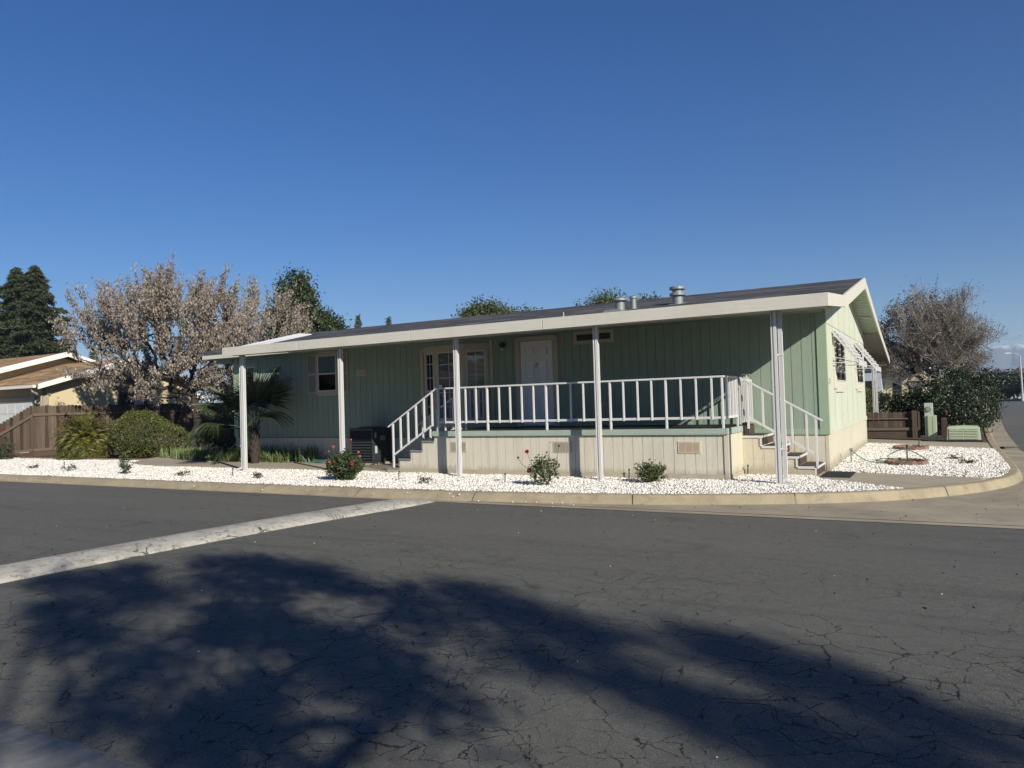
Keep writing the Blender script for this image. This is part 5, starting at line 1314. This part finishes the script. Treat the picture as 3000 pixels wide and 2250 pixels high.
RB, tg = bushy((2.35,13.6,0), [((2.25,13.4,1.0),(.95,1.1,.95),.42),((2.95,14.3,1.05),(.75,1.0,.95),.3),((1.6,13.2,.75),(.6,.6,.75),.16),((2.6,14.0,1.95),(.5,.5,.35),.06),((3.3,14.1,1.8),(.25,.4,.45),.04)], 900, 24, .11, .075, 'l_dark', 'big dark overgrown rose hedge at the kerb behind the utility box', 'rose_hedge', 'hedge', stem='bark_dark', shell=.5, tipr=.008)
for p, m in (((3.3,14.0,2.15),'pink'),((3.0,13.6,1.95),'orange'),((2.1,12.35,.75),'pink'),((2.4,12.4,.5),'orange'),((3.45,14.6,1.7),'pink')): bloom(RB, p, .035, m)
bushy((.2,13.9,0), [((.1,13.9,.75),(.9,.7,.75),.5),((1.1,13.6,.85),(.6,.6,.75),.35),((-.9,14,.7),(.8,.6,.65),.3)], 520, 24, .11, .08, 'l_dark', 'dark leafy hedge just behind the low picket fence', 'leafy_hedge', 'hedge', stem='bark_dark', shell=.5)
bushy((-.25,12.6,0), [((-.28,12.6,.95),(.16,.25,.75),1)], 130, 16, .06, .07, 'l_hedge', 'narrow green vine climbing beside the rear cover post', 'climbing_vine', 'vine', tipr=.004)

# round clipped hedge
HD = empty('round_hedge', (-22.75,1.0,0), 'round clipped olive green hedge between sago palm and brown tree', 'hedge')
def blob_shell(c, r, n, lump=.08, zmin=.02):
    P = unit(RNG.normal(size=(n,3))); k = 1+lump*(np.sin(P[:,0]*7+1)*np.sin(P[:,1]*6)+.6*np.sin(P[:,2]*9+P[:,0]*5))
    P = P*k[:,None]*RNG.uniform(.88,1.03,(n,1)); P = P*np.array(r)+np.array(c); return P[P[:,2] > zmin]
c1 = blob_shell((-22.95,.75,.78),(1.02,1.0,.86), 15000, .05); c2 = blob_shell((-22.15,1.15,.55),(.85,.8,.62), 7000, .05)
c = np.concatenate([c1,c2]); l = RNG.uniform(.035,.07,len(c)); leaves('foliage', c, RNG.normal(size=(len(c),3)), l, l*.65, M['l_hedge'], HD)
cor = MB(); 
V = SV*np.array((.86,.84,.72))+np.array((-22.95,.75,.70)); V2 = SV*np.array((.7,.66,.5))+np.array((-22.15,1.15,.48))
np_mesh('dark_core', np.concatenate([V,V2]), np.concatenate([SF, SF+len(SV)]), M['bark_dark'], HD)  # solid dark core added behind the leaf shell so gaps look dark
MB().tube([(-22.9,.8,0),(-22.9,.8,.5)],.05,6).build('stem', M['bark_dark'], HD)
# shaded shrubs under the dry tree
bushy((-20.6,3.0,0), [((-20.9,2.7,.75),(1.1,.8,.8),.5),((-19.4,2.6,.55),(.9,.8,.6),.4),((-21.6,3.9,.9),(1.0,.8,.9),.3)], 520, 22, .12, .08, 'l_dark', 'dark shaded shrub mass right of the round hedge', 'shaded_shrub', 'shrub', stem='bark_dark')

bushy((-22.5,9.5,0), [((-22.0,9.2,1.5),(1.9,.9,1.5),.5),((-24.6,10.0,1.6),(1.9,.9,1.6),.5),((-20.2,8.6,1.2),(1.2,.9,1.2),.3)], 620, 20, .16, .12, 'l_brown', 'dense brown shrub row behind the fence end and the palm', 'backyard_shrub', 'shrub', stem='bark_dark', zmin=.1)
# sago palm
SG = empty('sago_palm', (-24.75,-.15,0), 'spiky sago palm with yellowing fronds in front of the fence', 'sago palm')
MB().lathe((-24.75,-.15,0),[(.28,0),(.32,.3),(.26,.55),(.1,.62)],12).build('trunk', M['bark_dark'], SG)
cc, dd, ll = [], [], []; rb = MB()
for k in range(165):
    a = k*2.39996; el = R(88-(k/165)**.85*100); Lf = random.uniform(1.05,1.35); o = np.array((-24.75,-.15,.55)); hd = np.array((math.cos(a),math.sin(a),0)); P = [o]
    e = el
    for i in range(9):
        P.append(P[-1]+(hd*math.cos(e)+np.array((0,0,math.sin(e))))*Lf/9); e -= R(5+9*math.cos(el))
        if P[-1][2] < .06: P[-1][2] = .06; e = 0
    rb.tube(P, [.012]*5+[.006]*5, 3, cap=False)
    P = np.array(P); side = np.array((-math.sin(a),math.cos(a),0))
    for i in range(2,9):
        for s in (-1,1):
            for q in range(4):
                u = q/4; p = P[i]*(1-u)+P[min(i+1,9)]*u; t = P[min(i+1,9)]-P[i]; t = t/max(np.linalg.norm(t),1e-6)
                L_ = .19*math.sin(pi*min(1,(i-1+u)/8.2))+.05; d = side*s*.8+t*.75+np.array((0,0,.18)); d /= np.linalg.norm(d)
                cc.append(p+d*L_*.5); dd.append(d); ll.append(L_)
rb.build('frond_ribs', M['l_sago'], SG, fix=False)
leaves('fronds', np.array(cc), np.array(dd), np.array(ll), .022, M['l_sago'], SG, fold=.1)

# fan palm against the house
FP = empty('fan_palm', (-15.15,-1.0,0), 'fan palm with broad split fronds in front of the shaded green wall', 'palm')
tb = np.array((-15.15,-1.0,0.)); pr = [(.10,0),(.13,.25),(.12,.6),(.10,.9),(.06,1.05)]
MB().lathe(tuple(tb), pr, 12).build('trunk', M['bark_dark'], FP)
bt = MB()
for k in range(46):
    a = k*2.4; z = .1+k*.019; bt.bar(tb+np.array((.10*math.cos(a),.10*math.sin(a),z)), tb+np.array((.17*math.cos(a),.17*math.sin(a),z+.14)), .05,.012)
bt.build('leaf_bases', M['bark_dark'], FP)
def fan(a, el, Lp, Rf, seed, droop=0.0, span=200):
    random.seed(seed); o = tb+np.array((0,0,.95)); hd = np.array((math.cos(a),math.sin(a),0.)); d = hd*math.cos(el)+np.array((0,0,math.sin(el)))
    P = [o+hd*.05, o+d*Lp*.5, o+d*Lp+np.array((0,0,-.06*Lp-.1*droop))]
    mb = MB().tube(P, [.018,.014,.010], 5, cap=False)
    hub = P[2]; side = np.array((-math.sin(a),math.cos(a),0.)); ax = P[2]-P[1]; ax /= np.linalg.norm(ax)
    nrm = np.cross(ax, side); nrm /= np.linalg.norm(nrm); n = 46
    for k in range(n):
        t = R(-span/2+span*k/(n-1)); dr = ax*math.cos(t)+side*math.sin(t); ww = Rf*(.86+.14*math.cos(t))*random.uniform(.82,1.06)
        tn = side*math.cos(t)-ax*math.sin(t); wd = Rf*R(span)/n*.60
        pts = []; z = 0.
        for (u, wk) in ((.02,.04),(.3,.8),(.5,1.0),(.66,.42),(.82,.30),(1.0,.06)):
            c = hub+dr*ww*u + np.array((0,0,-(droop+.12)*ww*max(0,u-.35)**1.6*1.6))
            pts.append((c-tn*wd*.5*wk*u**.3+nrm*.012*(k%2), c+tn*wd*.5*wk*u**.3-nrm*.012*(k%2)))
        V = [tuple(q) for pr_ in pts for q in pr_]; mb.add(V, [(2*i,2*i+1,2*i+3,2*i+2) for i in range(len(pts)-1)])
    return mb.build('frond', M['l_palm'], FP, fix=False)
for i, (a, el, Lp, Rf, dr) in enumerate([(R(200),R(35),1.15,.95,.15),(R(188),R(8),1.35,.95,.45),(R(215),R(55),.95,.9,.1),(R(165),R(40),1.1,.9,.2),(R(100),R(78),.95,1.1,.0),(R(330),R(70),.95,1.1,.05),(R(20),R(62),.95,1.05,.1),(R(60),R(72),1.0,1.05,.0),(R(350),R(40),.75,.8,.5),(R(250),R(62),.75,.9,.2),(R(150),R(65),.85,.95,.05),(R(185),R(-22),.95,.7,.6),(R(225),R(20),1.0,.8,.5)]): fan(a, el, Lp*1.04, Rf*1.08, 50+i, dr)

# irises (strappy leaves) along the walk
V = []; F = []
def blade(p, d, L_, w):
    s = np.cross(d, (0,0,1.)); s /= max(np.linalg.norm(s),1e-6); b = len(V)
    for (u, wk) in ((0,.8),(.5,1),(.8,.7),(1,.05)):
        c = p+d*L_*u+np.array((0,0,-.25*L_*u*u*(1-abs(d[2])))); V.append(c-s*w*wk*.5); V.append(c+s*w*wk*.5)
    for i in range(3): F.append((b+2*i,b+2*i+1,b+2*i+3,b+2*i+2))
def iris_clump(x, y, k, h):
    ax = random.uniform(0,pi)
    for _ in range(k):
        sp = random.gauss(0,.45); d = np.array((math.cos(ax)*math.sin(sp)+random.gauss(0,.12), math.sin(ax)*math.sin(sp)+random.gauss(0,.12), math.cos(sp)*1.0)); d /= np.linalg.norm(d)
        blade(np.array((x+random.gauss(0,.05), y+random.gauss(0,.05), .0)), d, h*random.uniform(.6,1.15), .028)
for k in range(230):
    t = random.random(); x = -14.3-5.6*t; y0_ = -.62 if x > -18 else -.62+.5*((-18-x)/1.9)**1.5; iris_clump(x, y0_+random.uniform(.05,.55), 10, .38)
for k in range(40): iris_clump(random.uniform(-16.2,-13.5), random.uniform(-.4,-.12), 9, .52)
for k in range(30): iris_clump(random.uniform(-21.2,-19.6), random.uniform(.3,1.2), 9, .4)
tag(np_mesh('iris_bed', np.array(V), np.array(F), M['l_iris']), 'dense border of strappy green iris leaves behind the curved walk', 'iris leaves', kind='stuff')

# roses
def rose(base, w_, h, nt, per, L, label, blooms, m='l_rose', seed=1, lean=(0,0)):
    random.seed(seed); T = empty('rose_bush', base, label, 'rose bush', 'rose bushes in the gravel strip'); b = np.array(base)
    tg = ell_points(nt, b+np.array((lean[0],lean[1],h*.52)), (w_*.5,w_*.42,h*.5), .3, .06)
    nodes, par, rad, tips = tree_skeleton(base, list(tg[:70]), 3, .2, .0035, .2, .05); skel_mesh(MB(), nodes, par, rad, 5).build('stems', M['stem'], T, fix=False)
    c, d = clumps(tg, per, .035); c = c[c[:,2] > .02]; n = len(c); l = RNG.uniform(.7,1.3,n)*L; leaves('foliage', c, RNG.normal(size=(n,3)), l, l*.62, M[m], T)
    for (dx, dy, z, r, mm) in blooms:
        p = b+np.array((dx,dy,z)); MB().tube([b+np.array((dx*.45,dy*.45,h*.45)), b+np.array((dx*.85,dy*.85,z*.75)), p], [.005,.004,.003], 4).build('flower_stem', M['stem'], T); bloom(T, p, r, mm)
    return T
rose((-9.06,-4.02,0), .80, .60, 210, 15, .055, 'full rose bush with pink and orange blooms before the second white post', [(-.34,-.1,.42,.042,'pink'),(.35,-.15,.38,.045,'pink'),(-.1,-.3,.40,.04,'pink'),(-.28,0,.72,.035,'orange'),(  .36,.05,  .60,.028,'orange'),(  .44,0,.52,.028,'orange'),(.12,.1,.86,.022,'orange'),(.2,0,.78,.022,'red'),(-.42,0,.62,.02,'orange'),(-.62,.1,.58,.02,'red')], seed=3)
rose((-4.34,-3.93,0), .62, .56, 95, 10, .044, 'sparse rose bush with two red roses in front of the porch vent', [(-.36,0,.63,.045,'red'),(-.30,-.05,.30,.05,'red'),(-.55,0,.52,.025,'red'),(.05,0,.62,.022,'red'),(.30,0,.74,.024,'red'),(.12,0,.80,.018,'orange')], seed=4)
rose((-2.70,-2.93,0), .60, .38, 110, 10, .045, 'low bare rose bush without blooms near the right end of the porch', [], 'l_olive', 6)
rose((-16.25,-4.25,0), .32, .52, 45, 9, .05, 'thin leafy rose sprig in white gravel left of the first post', [], 'l_rose', 7)
rose((-28.0,-1.2,0), .7, .8, 70, 10, .05, 'straggly rose bush in front of the sloping fence', [(-.1,0,1.15,.05,'red')], 'l_dark', 8)
def wither(x, y, w_, h, label, m='l_dead'):
    random.seed(int(abs(x*100))); mb = MB(); b = np.array((x,y,.02)); pts = []
    for k in range(9):
        a = random.uniform(0,2*pi); e = b+np.array((math.cos(a)*w_*random.uniform(.3,.6), math.sin(a)*w_*.4, h*random.uniform(.3,1))); mb.tube([b,(b+e)/2+(0,0,.03),e],[.005,.004,.002],4)
        for _ in range(9): pts.append((b+e)/2*(1-.4)+e*.4+RNG.normal(0,.03,3))
    T = empty('small_plant', (x,y,0), label, 'small plant', 'small plants in the white gravel'); mb.build('stems', M['bark_dark'], T, fix=False)
    pts = np.array(pts); leaves('foliage', pts, RNG.normal(size=pts.shape), RNG.uniform(.03,.06,len(pts)), .03, M[m], T)
wither(-19.2,-3.98,.55,.24,'dark sprawling plant in gravel in front of the sago palm','l_dark')
wither(-21.7,-3.6,.40,.10,'flat withered plant in gravel near the sloping fence')
wither(-14.1,-4.15,.40,.12,'withered low plant in gravel left of the first post')
wither(-11.35,-4.3,.22,.13,'small olive tuft in gravel right of the first post','l_olive')
wither(-6.75,-4.25,.30,.14,'dry wiry tuft in gravel below the porch steps')
wither(2.2,3.0,.35,.07,'flat dark withered plant in the right gravel bed'); wither(2.4,1.9,.35,.07,'second flat withered plant nearer the corner kerb')
wither(2.95,12.9,.3,.45,'small leafy weed growing at the kerb behind the utility box','l_olive')

# ------------------------------------------------------------------ house behind the right trees, far street
NH = empty('cream_house', (-5,27,0), 'cream and pale blue house glimpsed behind the bare tree', 'house')
MB().box(-14,1.3,26.0,26.1,0,2.9).build('wall', M['cream_wall'], NH); MB().box(1.2,1.3,26.1,38,0,2.9).build('wall', M['cream_wall'], NH)
MB().box(-14,-.55,25.2,26.0,0,2.9).build('wall', M['blue_wall'], NH)
MB().prism([(24.9,2.9),(32,4.3),(39,2.9),(39,2.8),(32,4.2),(24.9,2.8)],0,-14.5,1.6).build('roof', M['shingle_brown'], NH)
for xx in (-.1,.75): MB().box(xx,xx+.4,25.97,26.0,1.0,2.0).build('window', M['dark'], NH)
MB().box(-1.4,-.8,25.16,25.2,.9,2.1).build('window', M['dark'], NH); MB().box(1.45,1.5,24.9,39,2.72,2.9).build('fascia', M['nb_white'], NH)
def far_house(x0,x1,y0,y1,h,rh,wm,rm,label):
    T = empty('far_house', ((x0+x1)/2,(y0+y1)/2,0), label, 'house', 'houses at the end of the street')
    MB().box(x0,x1,y0,y1,0,h).build('wall', M[wm], T)
    MB().add([(x0-.5,y0-.5,h),(x1+.5,y0-.5,h),(x1+.5,y1+.5,h),(x0-.5,y1+.5,h),(x0+3,(y0+y1)/2,h+rh),(x1-3,(y0+y1)/2,h+rh)],[(0,1,5,4),(1,2,5),(2,3,4,5),(3,0,4),(0,3,2,1)]).build('roof', M[rm], T)
    g_ = MB().box(x0+1.2,x0+5.6,y0-.06,y0,0,2.2).build('garage_door', M['garage'], T); w_ = MB().box(x1-3.6,x1-1.8,y0-.06,y0,1.0,2.2).build('window', M['dark'], T)
far_house(9.5,24,116,128,2.8,1.7,'tan_wall','shingle_brown','low tan house with brown roof at the end of the street')
far_house(-14,6.5,117,129,2.7,1.5,'cream_wall','roof_white','pale roofed house partly hidden by the rose hedge')
far_house(13.2,26,96.0,110,3.2,1.9,'tan_wall','shingle_brown','taller brown house beside the street lamp')
broad((10.3,113.6,0), [((10.3,113.6,2.2),(2.6,1.6,1.9),1)], 130, 24, .4, .40, 'l_dark', 'round dark tree before the far tan house', zmin=.4, trunk_h=.8)
broad((11.4,112.6,0), [((11.4,112.6,1.5),(1.3,1.0,.45),1)], 40, 22, .2, .25, 'l_olive', 'small flat topped tree near the lamp foot', name='small_tree', zmin=.9, trunk_h=1.0)
sheet('far_pavement', [(-40,112.05),(60,112.05),(60,113.5),(-40,113.5)], -.0, M['walk']); 
LP = empty('street_lamp', (10.5,94.2,0), 'tall pale street lamp with curved arm at the end of the street', 'street lamp')
MB().tube([(10.62,94.2,-.1),(10.58,94.2,3),(10.52,94.2,5.45)],[.12,.10,.07],10).lathe((10.62,94.2,-.1),[(.2,0),(.2,.15),(.13,.25)],10).build('pole', M['metal_pole'], LP)
MB().tube([(10.52,94.2,5.35),(10.25,94.17,5.62),(9.9,94.13,5.76),(9.5,94.1,5.80)],.045,8).build('arm', M['metal_pole'], LP)
MB().prism([(8.95,5.76),(9.05,5.72),(9.6,5.74),(9.62,5.84),(9.2,5.88),(8.98,5.84)],1,93.98,94.22).build('lamp_head', M['nb_white'], LP, bevel=.02)

# ------------------------------------------------------------------ shade tree behind the photographer (its shadow falls on the road)
SH = (1.664,-.961)   # horizontal shift towards the sun per metre of height
blobs = [(-5.75,-11.9,.32),(-5.3,-11.72,.33),(-4.7,-11.75,.36),(-4.15,-11.9,.38),(-4.9,-10.6,.34),(-4.45,-10.45,.3),(-3.95,-10.65,.42),(-3.4,-10.6,.4),(-3.0,-10.85,.34),(-2.55,-10.95,.22),
 (-3.35,-11.3,.42),(-4.15,-11.2,.34),(-5.4,-11.25,.30),(-3.85,-12.85,.34),(-4.5,-12.4,.38),(-2.5,-13.05,.42),(-2.6,-12.05,.34),(-2.15,-12.15,.36),(-1.6,-12.25,.40),(-1.15,-12.55,.42),(-.65,-12.7,.4),
 (-1.55,-10.62,.36),(-2.0,-10.9,.3),(-1.5,-11.4,.42),(-.95,-11.0,.34),(-.45,-11.2,.38),(0.0,-11.35,.24),(.75,-11.15,.34),(1.2,-11.4,.36),(1.65,-11.6,.26),(2.15,-11.9,.36),(-.2,-11.9,.3),(.45,-12.0,.30),(1.1,-12.3,.34),(1.7,-12.45,.36),(2.3,-12.5,.34),(-3.2,-11.95,.28)]
holes = [(-4.3,-13.2,.5),(-1.9,-13.3,.45),(-.3,-13.5,.4),(1.0,-13.2,.35),(-5.4,-13.6,.5),(-3.05,-13.43,.42),(-1.67,-12.72,.25),(-3.0,-12.45,.3),(-3.75,-11.62,.3),(-5.0,-11.48,.26),(.9,-11.75,.3),(-.5,-12.1,.28),(-2.1,-11.6,.4),(.2,-12.7,.25)]
for _ in range(46):
    x, y = random.uniform(-7.5,4.2), random.uniform(-15.5,-12.35)
    if (y > -12.6 and x > -1) or x < -6.3+(-11.9-y)*2.1: continue
    if any(math.hypot(x-a,(y-b)*1.5) < r*1.25 for a,b,r in holes): continue
    blobs.append((x,y,random.uniform(.22,.38)))
STR = empty('shade_tree', (13.2,-21.0,0), 'broad leafy shade tree standing behind the photographer', 'tree')
cen = []; cc = []
for (x, y, r) in blobs:
    r *= .88 if x < -1.2 else .97; h = 6.6+1.5*math.sin(x*.9+y*.5)+random.uniform(-.8,.8); c = np.array((x+SH[0]*h, y+SH[1]*h, h)); cen.append(c)
    k = int(1550*r*r*4); cc.append(c+RNG.normal(size=(k,3))*r*np.array((.56,.56,.50)))
nodes, par, rad, tips = tree_skeleton((13.2,-21.0,0), [c for c in cen], 6, .2, .016, .2, 2.2)
skel_mesh(MB(), nodes, par, rad, 7).build('trunk', M['bark'], STR, smooth=True, fix=False)
c = np.concatenate(cc); l = RNG.uniform(.05,.10,len(c)); leaves('crown', c, RNG.normal(size=(len(c),3)), l, l*.55, M['l_olive'], STR)
print('OBJECTS', len(bpy.data.objects), 'FACES', sum(len(o.data.polygons) for o in bpy.data.objects if o.type == 'MESH'))

# ------------------------------------------------------------------ homes and trees across the road (seen in the windows)
def across(x0,x1,y0,y1,h,rh,wm,label):
    T = empty('opposite_house', ((x0+x1)/2,(y0+y1)/2,0), label, 'house', 'homes across the road behind the photographer')
    MB().box(x0,x1,y0,y1,0,h).build('wall', M[wm], T)
    MB().prism([(y1+.6,h-.1),((y0+y1)/2,h+rh),(y0-.6,h-.1),(y0-.6,h-.22),((y0+y1)/2,h+rh-.12),(y1+.6,h-.22)],0,x0-.5,x1+.5).build('roof', M['shingle_brown'], T)
    for k in range(4):
        xx = x0+2+(x1-x0-4)*k/3; w_ = MB().box(xx-.6,xx+.6,y1+.0,y1+.05,1.2,2.4).build('window', M['dark'], T)
        MB().box(xx-.7,xx-.6,y1,y1+.07,1.1,2.5).box(xx+.6,xx+.7,y1,y1+.07,1.1,2.5).box(xx-.6,xx+.6,y1,y1+.07,2.4,2.5).box(xx-.6,xx+.6,y1,y1+.07,1.1,1.2).build('frame', M['nb_white'], w_)
across(-26,-8,-33,-24,3.1,1.5,'tan_wall','long tan home across the road, behind and left of the photographer')
across(-2,16,-36,-27,3.1,1.5,'cream_wall','long cream home across the road, right behind the shade tree')
across(-50,-32,-34,-25,3.1,1.5,'nb_front','taupe home across the road at the far left end')
broad((-5.2,-25.5,0), [((-5.2,-25.5,5.0),(2.6,2.6,2.4),1)], 160, 24, .35, .25, 'l_olive', 'round olive tree between the homes across the road', zmin=1.8, trunk_h=1.8)
broad((-29.5,-27,0), [((-29.5,-27,5.5),(2.8,2.8,2.8),1)], 160, 24, .35, .28, 'l_dark', 'dark tree between the left homes across the road', zmin=1.8, trunk_h=1.8)
# thin valley haze that fades the mountains
hz = NT('valley_haze'); hz.t.nodes.remove(hz.p)
pv = hz.n('ShaderNodeVolumePrincipled'); pv.inputs['Color'].default_value = (.60,.77,1,1); pv.inputs['Density'].default_value = HAZE
hz.l(pv.outputs[0], hz.t.nodes['Material Output'].inputs['Volume'])
if HAZE > 0:
    ho = MB().box(-3300,4200,-400,5000,-2,235).build('haze', hz.m); tag(ho, kind='stuff')
